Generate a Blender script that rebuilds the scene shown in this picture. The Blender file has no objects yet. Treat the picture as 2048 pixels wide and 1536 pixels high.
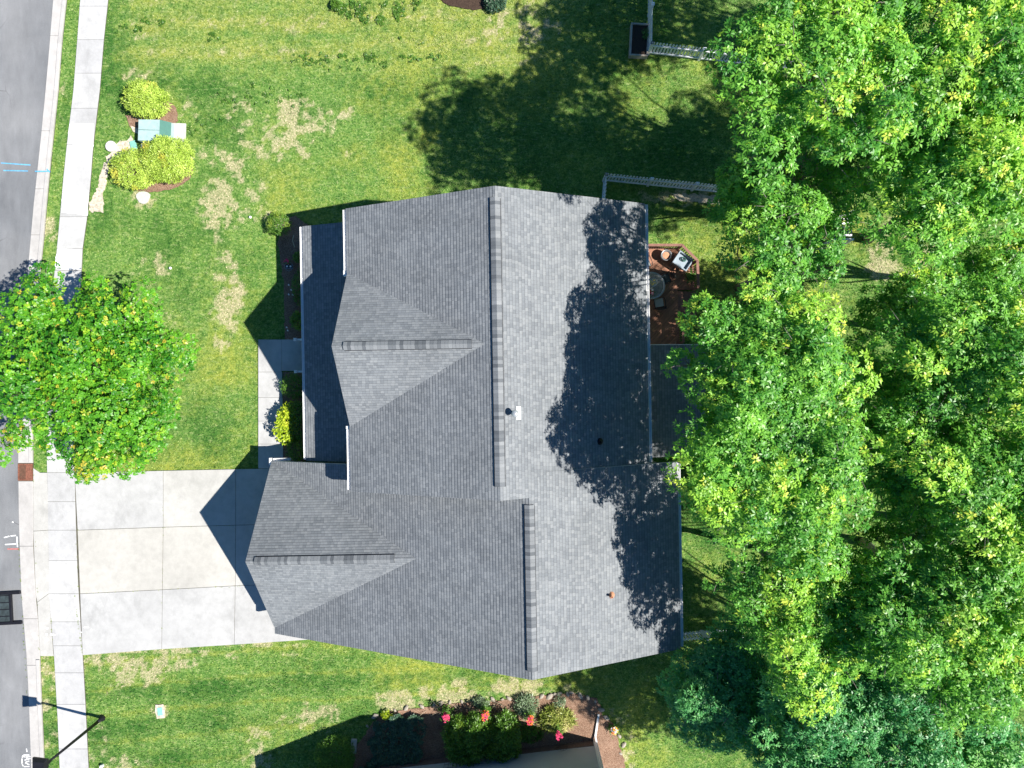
import bpy, math, random
import numpy as np
from mathutils import Vector, Matrix
R = math.radians
scene = bpy.context.scene
col = scene.collection

# ------------------------------------------------------------------ camera, sky, sun, exposure
H, F = 38.0, 1450.0
cam_d = bpy.data.cameras.new('camera'); cam = bpy.data.objects.new('camera', cam_d); col.objects.link(cam)
cam.location = (0, 0, H); cam_d.sensor_width = 36; cam_d.lens = F / 2048 * 36
cam_d.clip_start = 0.5; cam_d.clip_end = 2000
scene.camera = cam
SUN = Vector((0.776, -0.194, 1.0)).normalized()
el = math.asin(SUN.z)
w = bpy.data.worlds.new('World'); scene.world = w; w.use_nodes = True
wn = w.node_tree
sky = wn.nodes.new('ShaderNodeTexSky'); sky.sky_type = 'NISHITA'; sky.sun_disc = False
sky.sun_elevation = el; sky.sun_rotation = math.atan2(SUN.x, SUN.y)
sky.dust_density = 0.3; sky.ozone_density = 3.0; sky.air_density = 1.0
hs_ = wn.nodes.new('ShaderNodeHueSaturation'); hs_.inputs['Saturation'].default_value = 1.3
wn.links.new(sky.outputs[0], hs_.inputs['Color']); wn.links.new(hs_.outputs[0], wn.nodes['Background'].inputs[0]); wn.nodes['Background'].inputs[1].default_value = 0.064
sl = bpy.data.lights.new('sun', 'SUN'); sl.energy = 5.0; sl.angle = R(0.5); sl.color = (1.0, 0.95, 0.87)
so = bpy.data.objects.new('sun', sl); col.objects.link(so); so.rotation_euler = SUN.to_track_quat('Z', 'Y').to_euler()
so.location = (30, -8, 40)
scene.view_settings.view_transform = 'Standard'; scene.view_settings.look = 'None'
scene.view_settings.exposure = 0.78; scene.view_settings.gamma = 1
scene.cycles.max_bounces = 6; scene.cycles.diffuse_bounces = 3; scene.cycles.glossy_bounces = 2
scene.cycles.transmission_bounces = 4; scene.cycles.transparent_max_bounces = 4

def G(px, py, z=0.0):
    """point of the place seen at that pixel of the photo, at height z"""
    return ((px - 1024) * (H - z) / F, -(py - 768) * (H - z) / F)

# ------------------------------------------------------------------ numpy noise
_rng = np.random.RandomState(7)
_lat = _rng.rand(256, 256)
def vnoise(x, y, s):
    x = np.asarray(x) / s + 91.3; y = np.asarray(y) / s + 57.1
    xi = np.floor(x).astype(int); yi = np.floor(y).astype(int); fx = x - xi; fy = y - yi
    fx = fx * fx * (3 - 2 * fx); fy = fy * fy * (3 - 2 * fy)
    a = _lat[xi % 256, yi % 256]; b = _lat[(xi + 1) % 256, yi % 256]
    c = _lat[xi % 256, (yi + 1) % 256]; d = _lat[(xi + 1) % 256, (yi + 1) % 256]
    return (a * (1 - fx) + b * fx) * (1 - fy) + (c * (1 - fx) + d * fx) * fy
def fbm(x, y, s, o=4):
    t = 0; a = 0.5; n = 0
    for i in range(o):
        t = t + a * vnoise(x + 17.3 * i, y - 9.1 * i, s); n += a; a *= 0.55; s *= 0.5
    return t / n
def sstep(a, b, x):
    t = np.clip((x - a) / (b - a), 0, 1); return t * t * (3 - 2 * t)

# ------------------------------------------------------------------ tags, empties
def tag(o, label=None, cat=None, group=None, kind=None):
    if label: o['label'] = label
    if cat: o['category'] = cat
    if group: o['group'] = group
    if kind: o['kind'] = kind
    return o
def empty(name, loc=(0, 0, 0), rz=0.0, label=None, cat=None, group=None):
    o = bpy.data.objects.new(name, None); col.objects.link(o); o.empty_display_size = 0.3
    o.location = loc; o.rotation_euler = (0, 0, rz)
    return tag(o, label, cat, group)
def copy_tree(o, parent=None):
    c = o.copy(); col.objects.link(c); c.parent = parent
    for ch in list(o.children): copy_tree(ch, c)
    return c

# ------------------------------------------------------------------ mesh builder
class MB:
    def __init__(s): s.v = []; s.f = []; s.mi = []; s.uv = []
    def add(s, verts, faces, m=0, uvs=None):
        b = len(s.v); s.v += [tuple(p) for p in verts]
        for k, f in enumerate(faces):
            s.f.append(tuple(b + i for i in f)); s.mi.append(m)
            s.uv.append(uvs[k] if uvs else [(0, 0)] * len(f))
    def box(s, c, d, rz=0.0, m=0, tilt=None):
        hx, hy, hz = d[0] / 2, d[1] / 2, d[2] / 2
        P = [Vector((x, y, z)) for z in (-hz, hz) for x, y in ((-hx, -hy), (hx, -hy), (hx, hy), (-hx, hy))]
        M = Matrix.Rotation(rz, 3, 'Z')
        if tilt: M = M @ Matrix.Rotation(tilt[0], 3, tilt[1])
        P = [M @ p + Vector(c) for p in P]
        s.add(P, [(3, 2, 1, 0), (4, 5, 6, 7), (0, 1, 5, 4), (1, 2, 6, 5), (2, 3, 7, 6), (3, 0, 4, 7)], m)
        return s
    def bar(s, a, b, wdt, hgt=None, m=0):
        a = Vector(a); b = Vector(b); d = (b - a); L = d.length; d.normalize()
        up = Vector((0, 0, 1)) if abs(d.z) < 0.95 else Vector((0, 1, 0))
        x = d.cross(up).normalized(); y = x.cross(d).normalized(); hgt = hgt or wdt
        P = [p + x * sx * wdt / 2 + y * sy * hgt / 2 for p in (a, b) for sx, sy in ((-1, -1), (1, -1), (1, 1), (-1, 1))]
        s.add(P, [(3, 2, 1, 0), (4, 5, 6, 7), (0, 1, 5, 4), (1, 2, 6, 5), (2, 3, 7, 6), (3, 0, 4, 7)], m)
        return s
    def tube(s, pts, rad, n=8, m=0, caps=True):
        pts = [Vector(p) for p in pts]; rad = rad if isinstance(rad, (list, tuple)) else [rad] * len(pts)
        V = []; 
        for i, p in enumerate(pts):
            d = (pts[min(i + 1, len(pts) - 1)] - pts[max(i - 1, 0)]).normalized()
            up = Vector((0, 0, 1)) if abs(d.z) < 0.9 else Vector((1, 0, 0))
            x = d.cross(up).normalized(); y = x.cross(d)
            for k in range(n):
                t = 2 * math.pi * k / n; V.append(p + (x * math.cos(t) + y * math.sin(t)) * rad[i])
        Fc = []
        for i in range(len(pts) - 1):
            for k in range(n):
                a = i * n + k; b2 = i * n + (k + 1) % n; Fc.append((a, b2, b2 + n, a + n))
        if caps: Fc.append(tuple(range(n - 1, -1, -1))); Fc.append(tuple(range(len(V) - n, len(V))))
        s.add(V, Fc, m); return s
    def lathe(s, prof, n=20, c=(0, 0, 0), m=0):
        V = []; Fc = []
        for (r, z) in prof:
            for k in range(n):
                t = 2 * math.pi * k / n; V.append((c[0] + r * math.cos(t), c[1] + r * math.sin(t), c[2] + z))
        for i in range(len(prof) - 1):
            for k in range(n):
                a = i * n + k; b = i * n + (k + 1) % n; Fc.append((a, b, b + n, a + n))
        s.add(V, Fc, m); return s
    def prism(s, poly, z0, z1, m=0):
        n = len(poly); V = [(x, y, z0) for x, y in poly] + [(x, y, z1) for x, y in poly]
        A = sum(poly[i][0] * poly[(i + 1) % n][1] - poly[(i + 1) % n][0] * poly[i][1] for i in range(n))
        top = tuple(range(n, 2 * n)); bot = tuple(range(n - 1, -1, -1))
        Fc = [top, bot] + [(i, (i + 1) % n, n + (i + 1) % n, n + i) for i in range(n)]
        if A < 0: Fc = [f[::-1] for f in Fc]
        s.add(V, Fc, m); return s
    def build(s, name, mats, parent=None, smooth=False, bevel=0.0):
        me = bpy.data.meshes.new(name); me.from_pydata(s.v, [], s.f)
        mats = mats if isinstance(mats, (list, tuple)) else [mats]
        for mt in mats: me.materials.append(mt)
        me.polygons.foreach_set('material_index', s.mi)
        if smooth: me.polygons.foreach_set('use_smooth', [True] * len(s.f))
        ul = me.uv_layers.new(name='UVMap'); flat = [c for f in s.uv for uv in f for c in uv]
        ul.data.foreach_set('uv', flat)
        me.update(); o = bpy.data.objects.new(name, me); col.objects.link(o)
        if parent: o.parent = parent
        if bevel:
            b = o.modifiers.new('bevel', 'BEVEL'); b.width = bevel; b.segments = 2; b.limit_method = 'ANGLE'
        return o

def fast_mesh(name, V, Q, mat, attrs=None, parent=None, nper=4, smooth=False):
    me = bpy.data.meshes.new(name); nf = len(Q)
    me.vertices.add(len(V)); me.vertices.foreach_set('co', np.asarray(V, dtype=np.float32).ravel())
    me.loops.add(nf * nper); me.loops.foreach_set('vertex_index', np.asarray(Q, dtype=np.int32).ravel())
    me.polygons.add(nf); me.polygons.foreach_set('loop_start', np.arange(nf, dtype=np.int32) * nper)
    if smooth: me.polygons.foreach_set('use_smooth', np.ones(nf, dtype=bool))
    for k, a in (attrs or {}).items():
        at = me.attributes.new(k, 'FLOAT', 'POINT'); at.data.foreach_set('value', np.asarray(a, dtype=np.float32))
    me.materials.append(mat); me.update(calc_edges=True); me.validate()
    o = bpy.data.objects.new(name, me); col.objects.link(o)
    if parent: o.parent = parent
    return o

# ------------------------------------------------------------------ materials
class NT:
    def __init__(s, name):
        s.m = bpy.data.materials.new(name); s.m.use_nodes = True; s.t = s.m.node_tree; s.n = s.t.nodes
        s.b = s.n['Principled BSDF']; s.out = s.n['Material Output']
    def l(s, a, b): s.t.links.new(a, b)
    def node(s, t, **k):
        n = s.n.new(t)
        for a, v in k.items(): setattr(n, a, v)
        return n
    def coord(s, which='Object'):
        return s.node('ShaderNodeTexCoord').outputs[which]
    def attr(s, name):
        n = s.node('ShaderNodeAttribute'); n.attribute_name = name; return n.outputs['Fac']
    def noise(s, scale, vec=None, detail=4, rough=0.6, stretch=None):
        vec = vec or s.coord()
        if stretch:
            mp = s.node('ShaderNodeMapping'); mp.inputs['Scale'].default_value = stretch[:3]
            if len(stretch) > 3: mp.inputs['Rotation'].default_value = (0, 0, stretch[3])
            s.l(vec, mp.inputs['Vector']); vec = mp.outputs[0]
        n = s.node('ShaderNodeTexNoise'); n.inputs['Scale'].default_value = scale
        n.inputs['Detail'].default_value = detail; n.inputs['Roughness'].default_value = rough
        s.l(vec, n.inputs['Vector']); return n.outputs['Fac']
    def ramp(s, fac, stops):
        r = s.node('ShaderNodeValToRGB'); cr = r.color_ramp
        while len(cr.elements) < len(stops): cr.elements.new(0.5)
        for e, (p, c) in zip(cr.elements, stops):
            e.position = p; e.color = (c, c, c, 1) if isinstance(c, (int, float)) else (*c, 1)
        s.l(fac, r.inputs[0]); return r.outputs[0]
    def mix(s, fac, a, b, mode='MIX'):
        n = s.node('ShaderNodeMix', data_type='RGBA', blend_type=mode)
        for si, v in ((0, fac), (6, a), (7, b)):
            sock = n.inputs[si]
            if isinstance(v, bpy.types.NodeSocket): s.l(v, sock)
            elif isinstance(v, (int, float)): sock.default_value = v if si == 0 else (v, v, v, 1)
            else: sock.default_value = (*v, 1)
        return n.outputs[2]
    def math(s, op, a, b=0.0, clamp=False):
        n = s.node('ShaderNodeMath', operation=op, use_clamp=clamp)
        for i, v in enumerate((a, b)):
            if isinstance(v, bpy.types.NodeSocket): s.l(v, n.inputs[i])
            else: n.inputs[i].default_value = v
        return n.outputs[0]
    def bump(s, h, strength=0.5, dist=0.02):
        n = s.node('ShaderNodeBump'); n.inputs['Strength'].default_value = strength; n.inputs['Distance'].default_value = dist
        s.l(h, n.inputs['Height']); s.l(n.outputs[0], s.b.inputs['Normal'])
    def fin(s, color, rough=0.8, spec=0.3, metal=0.0):
        if isinstance(color, bpy.types.NodeSocket): s.l(color, s.b.inputs['Base Color'])
        else: s.b.inputs['Base Color'].default_value = (*color, 1)
        s.b.inputs['Roughness'].default_value = rough; s.b.inputs['Specular IOR Level'].default_value = spec
        s.b.inputs['Metallic'].default_value = metal
        return s.m

def plain(name, c, rough=0.6, var=0.12, scale=6, spec=0.3, metal=0.0, bump=0.0):
    t = NT(name); n = t.noise(scale, detail=5)
    f = t.ramp(n, [(0.3, 1 - var), (0.7, 1 + var)]); cc = t.mix(1.0, c, f, 'MULTIPLY')
    if bump: t.bump(n, bump, 0.01)
    return t.fin(cc, rough, spec, metal)

def mat_lawn():
    t = NT('lawn'); dry, lush, yel = t.attr('dry'), t.attr('lush'), t.attr('yel')
    fine = t.noise(9.0, detail=6, rough=0.75); mid = t.noise(2.2, detail=5, rough=0.65)
    base = t.ramp(fine, [(0.30, (0.03, 0.10, 0.018)), (0.46, (0.10, 0.22, 0.04)), (0.60, (0.22, 0.34, 0.09)), (0.74, (0.44, 0.48, 0.22))])
    dark = t.ramp(fine, [(0.3, (0.012, 0.06, 0.012)), (0.7, (0.08, 0.21, 0.035))])
    yl = t.ramp(fine, [(0.3, (0.15, 0.20, 0.02)), (0.7, (0.42, 0.45, 0.09))])
    st = t.ramp(fine, [(0.3, (0.24, 0.24, 0.10)), (0.7, (0.60, 0.54, 0.34))])
    k = t.math('ADD', t.math('MULTIPLY', t.math('SUBTRACT', mid, 0.5), 1.6), 0.0)
    c = t.mix(t.math('ADD', yel, k, True), base, yl)
    c = t.mix(t.math('SUBTRACT', lush, k, True), c, dark)
    cl = t.noise(4.2, detail=7, rough=0.78)
    c = t.mix(t.ramp(cl, [(0.50, 0.0), (0.60, 0.62)]), c, dark)
    c = t.mix(t.ramp(t.noise(5.5, detail=7, rough=0.8, stretch=(0.5, 1.3, 1)), [(0.53, 0.0), (0.66, 0.5)]), c, (0.50, 0.54, 0.24))
    f2 = t.math('MULTIPLY', t.math('SUBTRACT', fine, 0.5), 3.4)
    c = t.mix(t.math('MULTIPLY', t.math('ADD', t.math('MULTIPLY', dry, 0.75), f2, True), t.ramp(dry, [(0.02, 0.0), (0.6, 0.95)])), c, st)
    t.bump(t.noise(14, detail=6, rough=0.8), 0.9, 0.05)
    return t.fin(c, 0.95, 0.1)

def mat_blade():
    t = NT('grass_blade'); dry, lush, yel, tone = t.attr('dry'), t.attr('lush'), t.attr('yel'), t.attr('tone')
    c = t.ramp(tone, [(0.0, (0.03, 0.10, 0.015)), (0.45, (0.13, 0.27, 0.04)), (0.8, (0.27, 0.40, 0.09)), (1.0, (0.46, 0.50, 0.24))])
    c = t.mix(yel, c, t.ramp(tone, [(0, (0.17, 0.27, 0.03)), (1, (0.50, 0.55, 0.15))]))
    c = t.mix(lush, c, t.ramp(tone, [(0, (0.012, 0.06, 0.012)), (1, (0.085, 0.24, 0.04))]))
    c = t.mix(dry, c, t.ramp(tone, [(0, (0.30, 0.27, 0.14)), (1, (0.78, 0.66, 0.46))]))
    return t.fin(c, 0.9, 0.1)

def mat_leaf(name, c0, c1, fresh, rough=0.42, trans=0.25, tipc=None):
    t = NT(name); tone, fr = t.attr('tone'), t.attr('fresh')
    c = t.ramp(tone, [(0.0, c0), (1.0, c1)]); c = t.mix(fr, c, fresh)
    if tipc: c = t.mix(t.ramp(fr, [(0.86, 0.0), (0.97, 1.0)]), c, tipc)
    m = t.fin(c, rough, 0.45)
    tr = t.node('ShaderNodeBsdfTranslucent'); t.l(t.mix(1.0, c, (1.3, 1.5, 0.6), 'MULTIPLY'), tr.inputs[0])
    mx = t.node('ShaderNodeMixShader'); mx.inputs[0].default_value = trans
    t.l(t.b.outputs[0], mx.inputs[1]); t.l(tr.outputs[0], mx.inputs[2]); t.l(mx.outputs[0], t.out.inputs[0])
    return m

def mat_concrete(name, c, warm=(0.05, 0.03, 0.0), var=0.14, stains=0.5):
    t = NT(name); co = t.coord()
    big = t.noise(0.35, co, 5, 0.6); mid = t.noise(2.5, co, 6, 0.7); fine = t.noise(38, co, 3, 0.6)
    a = t.ramp(big, [(0.3, 1 - var), (0.7, 1 + var * 0.5)]); b = t.ramp(mid, [(0.25, 1 - var), (0.6, 1.03)])
    cc = t.mix(1.0, c, a, 'MULTIPLY'); cc = t.mix(1.0, cc, b, 'MULTIPLY')
    cc = t.mix(1.0, cc, t.ramp(fine, [(0.3, 0.9), (0.7, 1.07)]), 'MULTIPLY')
    st = t.ramp(t.noise(0.9, co, 7, 0.75, stretch=(1, 0.55, 1, 0.3)), [(0.52, 0.0), (0.70, stains)])
    cc = t.mix(st, cc, tuple(x * 0.55 for x in c))
    # faint tyre-width wear running along the slabs
    t.bump(fine, 0.25, 0.004)
    return t.fin(cc, 0.9, 0.25)

def mat_asphalt():
    t = NT('asphalt'); co = t.coord()
    big = t.noise(0.16, co, 5, 0.6); mid = t.noise(1.6, co, 6, 0.7, stretch=(1.0, 0.25, 1)); fine = t.noise(26, co, 6, 0.85)
    c = t.ramp(big, [(0.35, (0.155, 0.163, 0.175)), (0.65, (0.235, 0.24, 0.248))])
    c = t.mix(1.0, c, t.ramp(mid, [(0.3, 0.84), (0.7, 1.14)]), 'MULTIPLY')
    c = t.mix(1.0, c, t.ramp(fine, [(0.3, 0.72), (0.7, 1.28)]), 'MULTIPLY')
    v = t.node('ShaderNodeTexVoronoi', feature='DISTANCE_TO_EDGE'); v.inputs['Scale'].default_value = 0.17
    wv = t.mix(0.12, co, t.node('ShaderNodeTexNoise').outputs['Color']); t.l(wv, v.inputs['Vector'])
    cr = t.math('MULTIPLY', t.ramp(v.outputs[0], [(0.0, 0.6), (0.003, 0.0)]), t.ramp(t.noise(0.3, co, 2), [(0.5, 0.0), (0.62, 1.0)]))
    c = t.mix(cr, c, (0.03, 0.03, 0.035))
    t.bump(fine, 0.5, 0.006)
    return t.fin(c, 0.92, 0.25)

def mat_shingle(name, bright=1.0, cap=False):
    t = NT(name); uv = t.node('ShaderNodeUVMap').outputs[0]
    sp = t.node('ShaderNodeSeparateXYZ'); t.l(uv, sp.inputs[0]); u, v = sp.outputs[0], sp.outputs[1]
    def wn(a, b):
        cb = t.node('ShaderNodeCombineXYZ')
        for i, s_ in enumerate((a, b)): t.l(s_, cb.inputs[i])
        n = t.node('ShaderNodeTexWhiteNoise', noise_dimensions='2D'); t.l(cb.outputs[0], n.inputs['Vector']); return n.outputs['Value']
    row = t.math('FLOOR', v); z0 = t.math('MULTIPLY', v, 0.0)
    if cap:
        tab = t.math('FLOOR', t.math('DIVIDE', u, 0.145)); r = wn(tab, row); r = t.math('ADD', t.math('MULTIPLY', r, 0.7), t.math('MULTIPLY', t.math('FRACT', t.math('MULTIPLY', tab, 0.5)), 0.5))
        c = t.ramp(r, [(0.0, (0.10, 0.11, 0.123)), (0.38, (0.15, 0.163, 0.178)), (0.5, (0.195, 0.208, 0.222)), (1.0, (0.25, 0.263, 0.276))])
        fr = t.math('FRACT', t.math('DIVIDE', u, 0.145)); edge = t.ramp(fr, [(0.0, 0.55), (0.1, 1.0)])
        c = t.mix(1.0, c, edge, 'MULTIPLY')
    else:
        off = wn(row, z0); uu = t.math('ADD', t.math('DIVIDE', u, 0.155), t.math('MULTIPLY', off, 7.3))
        tab = t.math('FLOOR', uu); r = wn(tab, row)
        r2 = wn(t.math('FLOOR', t.math('DIVIDE', uu, 3.0)), t.math('ADD', row, 31.5))
        r = t.math('ADD', t.math('MULTIPLY', r, 0.8), t.math('MULTIPLY', r2, 0.2))
        c = t.ramp(r, [(0.12, (0.168, 0.183, 0.200)), (0.40, (0.200, 0.216, 0.233)), (0.60, (0.214, 0.230, 0.246)), (0.9, (0.244, 0.259, 0.273))])
        # laminated tabs stand proud of the cut-outs between them
        fr = t.math('FRACT', uu); e = t.ramp(fr, [(0.0, 0.72), (0.13, 1.0)])
        c = t.mix(1.0, c, e, 'MULTIPLY')
        fv = t.math('FRACT', v); e2 = t.ramp(fv, [(0.0, 1.0), (0.72, 1.0), (0.95, 0.66)])
        c = t.mix(1.0, c, e2, 'MULTIPLY')
    co = t.coord(); big = t.noise(0.5, co, 5, 0.6); fine = t.noise(45, co, 3, 0.8)
    c = t.mix(1.0, c, t.ramp(big, [(0.3, 0.90), (0.7, 1.08)]), 'MULTIPLY')
    st = t.noise(1.5, co, 5, 0.6, stretch=(0.25, 1.0, 1.0))
    c = t.mix(1.0, c, t.ramp(st, [(0.3, 0.94), (0.7, 1.06)]), 'MULTIPLY')
    c = t.mix(1.0, c, t.ramp(fine, [(0.3, 0.8), (0.7, 1.2)]), 'MULTIPLY')
    c = t.mix(1.0, c, bright, 'MULTIPLY')
    t.bump(t.math('ADD', t.math('MULTIPLY', r, 1.0), t.math('MULTIPLY', fine, 0.5)), 0.7, 0.012)
    return t.fin(c, 0.88, 0.3)

def mat_siding(name, c, pitch=0.12):
    t = NT(name); sp = t.node('ShaderNodeSeparateXYZ'); t.l(t.coord(), sp.inputs[0])
    fr = t.math('FRACT', t.math('DIVIDE', sp.outputs[2], pitch))
    e = t.ramp(fr, [(0.0, 0.55), (0.12, 0.92), (0.9, 1.0), (0.97, 0.75)])
    c = t.mix(1.0, c, e, 'MULTIPLY'); c = t.mix(1.0, c, t.ramp(t.noise(1.2), [(0.3, 0.93), (0.7, 1.04)]), 'MULTIPLY')
    t.bump(fr, 0.8, 0.012)
    return t.fin(c, 0.6, 0.3)

def mat_mulch():
    t = NT('mulch'); co = t.coord(); f = t.noise(22, co, 6, 0.8, stretch=(1, 2.2, 1, 0.5)); g = t.noise(1.3, co, 4)
    c = t.ramp(f, [(0.32, (0.07, 0.035, 0.022)), (0.48, (0.26, 0.15, 0.10)), (0.66, (0.56, 0.40, 0.30))])
    c = t.mix(1.0, c, t.ramp(g, [(0.3, 0.75), (0.7, 1.1)]), 'MULTIPLY'); t.bump(f, 1.0, 0.05)
    return t.fin(c, 0.95, 0.1)

def mat_boards(name, c, ang=-45, wid=0.14):
    t = NT(name); mp = t.node('ShaderNodeMapping'); mp.inputs['Rotation'].default_value = (0, 0, R(ang)); t.l(t.coord(), mp.inputs[0])
    sp = t.node('ShaderNodeSeparateXYZ'); t.l(mp.outputs[0], sp.inputs[0])
    q = t.math('DIVIDE', sp.outputs[1], wid); fr = t.math('FRACT', q)
    n = t.node('ShaderNodeTexWhiteNoise', noise_dimensions='1D'); t.l(t.math('FLOOR', q), n.inputs['W'])
    cc = t.mix(1.0, c, t.ramp(n.outputs['Value'], [(0, 0.78), (1, 1.2)]), 'MULTIPLY')
    cc = t.mix(1.0, cc, t.ramp(fr, [(0.0, 0.12), (0.07, 0.9), (0.95, 1.0)]), 'MULTIPLY')
    gr = t.noise(9, mp.outputs[0], 5, 0.7, stretch=(0.15, 3, 1)); cc = t.mix(1.0, cc, t.ramp(gr, [(0.3, 0.75), (0.7, 1.2)]), 'MULTIPLY')
    t.bump(t.ramp(fr, [(0.0, 0.0), (0.07, 1.0)]), 0.8, 0.02)
    return t.fin(cc, 0.65, 0.3)

def mat_grid(name, c, hole, size=0.045):
    t = NT(name); mp = t.node('ShaderNodeMapping'); mp.inputs['Rotation'].default_value = (0, 0, R(40)); t.l(t.coord(), mp.inputs[0])
    ck = t.node('ShaderNodeTexChecker'); ck.inputs['Scale'].default_value = 1 / size; t.l(mp.outputs[0], ck.inputs['Vector'])
    ck.inputs[1].default_value = (*c, 1); ck.inputs[2].default_value = (*hole, 1)
    return t.fin(ck.outputs[0], 0.4, 0.5, 0.2)

def mat_bark():
    t = NT('bark'); n = t.noise(9, detail=6, rough=0.7, stretch=(3, 3, 0.6))
    c = t.ramp(n, [(0.3, (0.10, 0.08, 0.065)), (0.7, (0.36, 0.33, 0.30))]); t.bump(n, 0.8, 0.03)
    return t.fin(c, 0.9, 0.2)

M = dict(
    lawn=mat_lawn(), blade=mat_blade(), asphalt=mat_asphalt(), mulch=mat_mulch(), bark=mat_bark(),
    walk=mat_concrete('sidewalk_concrete', (0.46, 0.46, 0.46)), curb=mat_concrete('kerb_concrete', (0.47, 0.455, 0.44), stains=0.4),
    drive=mat_concrete('driveway_concrete', (0.475, 0.468, 0.445), var=0.13, stains=0.45), drive2=mat_concrete('driveway_concrete_warm', (0.475, 0.463, 0.43), var=0.13, stains=0.3), drive3=mat_concrete('driveway_concrete_grey', (0.455, 0.455, 0.45), var=0.13, stains=0.5),
    walk2=mat_concrete('sidewalk_concrete_dark', (0.43, 0.43, 0.425)), walk3=mat_concrete('sidewalk_concrete_light', (0.50, 0.50, 0.495)), joint=plain('joint_dirt', (0.10, 0.095, 0.07), 0.95, 0.4, 3),
    shingle=mat_shingle('shingle'), cap=mat_shingle('cap_shingle', cap=True), cap_dark=plain('vent_gap_shadow', (0.02, 0.02, 0.025), 0.9),
    white=plain('white_trim', (0.80, 0.80, 0.80), 0.45, 0.05), siding=mat_siding('grey_siding', (0.45, 0.47, 0.49)),
    siding2=mat_siding('pale_siding', (0.52, 0.56, 0.62), 0.11), glass=plain('window_glass', (0.03, 0.04, 0.05), 0.08, 0.1, spec=0.8),
    fence=plain('fence_vinyl', (0.78, 0.79, 0.82), 0.5, 0.08, 3), deck=mat_boards('deck_boards', (0.36, 0.175, 0.11)),
    deck_rail=plain('deck_rail_wood', (0.24, 0.12, 0.09), 0.6, 0.25, 5), metal=plain('grey_metal', (0.34, 0.36, 0.38), 0.35, 0.12, 5, metal=0.6),
    black=plain('black_metal', (0.012, 0.012, 0.016), 0.45, 0.2), dark=plain('dark_mesh', (0.035, 0.05, 0.055), 0.8, 0.5, 4),
    rust=plain('rusty_iron', (0.21, 0.085, 0.055), 0.8, 0.4, 12), hole=plain('dark_pit', (0.008, 0.008, 0.008), 1.0),
    blue=plain('blue_paint', (0.12, 0.38, 0.60), 0.8, 0.35, 9), whitep=plain('white_paint', (0.88, 0.88, 0.88), 0.7, 0.05, 9),
    redp=plain('red_paint', (0.42, 0.16, 0.15), 0.8, 0.3, 9), overexposed=plain('overexposed_white', (0.86, 0.86, 0.86), 0.9, 0.04, 3),
    sand=plain('pale_sand', (0.52, 0.46, 0.36), 0.95, 0.45, 9, bump=0.8), green=plain('green_enamel', (0.36, 0.50, 0.50), 0.45, 0.14, 4),
    green_d=plain('dark_green_enamel', (0.06, 0.17, 0.14), 0.5, 0.1, 4), teal=plain('teal_plastic', (0.20, 0.46, 0.40), 0.6, 0.1, 9),
    conc_pad=plain('concrete_pad', (0.48, 0.48, 0.45), 0.9, 0.15, 12, bump=0.3), stone=plain('field_stone', (0.36, 0.32, 0.27), 0.9, 0.3, 9, bump=0.5),
    terracotta=plain('terracotta', (0.55, 0.27, 0.16), 0.8, 0.2, 9), soil=plain('soil', (0.055, 0.035, 0.025), 0.95, 0.5, 20, bump=0.8),
    tabletop=mat_grid('lattice_metal', (0.36, 0.37, 0.36), (0.02, 0.02, 0.02)), pink=plain('pink_petals', (0.72, 0.06, 0.17), 0.7, 0.3, 30),
    orange=plain('orange_petals', (0.85, 0.22, 0.04), 0.7, 0.2, 30), yellow=plain('yellow_petals', (0.85, 0.60, 0.08), 0.7, 0.2, 30),
    straw=plain('dry_stem', (0.55, 0.47, 0.34), 0.9, 0.2, 9), lamp_glass=plain('lamp_lens', (0.5, 0.55, 0.58), 0.3, 0.05),
    pipe=plain('galvanised_pipe', (0.55, 0.57, 0.58), 0.35, 0.1, 9, metal=0.5), lead=plain('flashing', (0.50, 0.54, 0.56), 0.5, 0.1, 9),
    playwood=plain('weathered_wood', (0.42, 0.36, 0.30), 0.8, 0.25, 6), fabric=plain('grey_cushion', (0.30, 0.33, 0.33), 0.8, 0.12, 6),
)
L = dict(
    oak=mat_leaf('oak_leaf', (0.055, 0.235, 0.03), (0.24, 0.55, 0.065), (0.42, 0.70, 0.07), tipc=(0.60, 0.70, 0.09)),
    maple=mat_leaf('maple_leaf', (0.025, 0.17, 0.01), (0.16, 0.44, 0.025), (0.36, 0.56, 0.03), tipc=(0.50, 0.42, 0.05)),
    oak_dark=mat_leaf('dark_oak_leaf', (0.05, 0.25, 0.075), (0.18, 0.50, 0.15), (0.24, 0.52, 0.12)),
    privet=mat_leaf('privet_leaf', (0.20, 0.34, 0.02), (0.66, 0.80, 0.17), (0.70, 0.55, 0.08), trans=0.18),
    box=mat_leaf('boxwood_leaf', (0.04, 0.12, 0.012), (0.16, 0.32, 0.04), (0.32, 0.42, 0.05), trans=0.15),
    lime=mat_leaf('lime_leaf', (0.30, 0.44, 0.02), (0.58, 0.66, 0.05), (0.70, 0.55, 0.08)),
    ground=mat_leaf('ground_cover_leaf', (0.03, 0.075, 0.045), (0.09, 0.18, 0.10), (0.15, 0.24, 0.10), trans=0.1),
    daylily=mat_leaf('daylily_leaf', (0.16, 0.24, 0.03), (0.44, 0.48, 0.12), (0.62, 0.55, 0.25), trans=0.15),
    sage=mat_leaf('sage_leaf', (0.12, 0.20, 0.10), (0.30, 0.40, 0.24), (0.40, 0.45, 0.3), trans=0.1),
)

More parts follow.
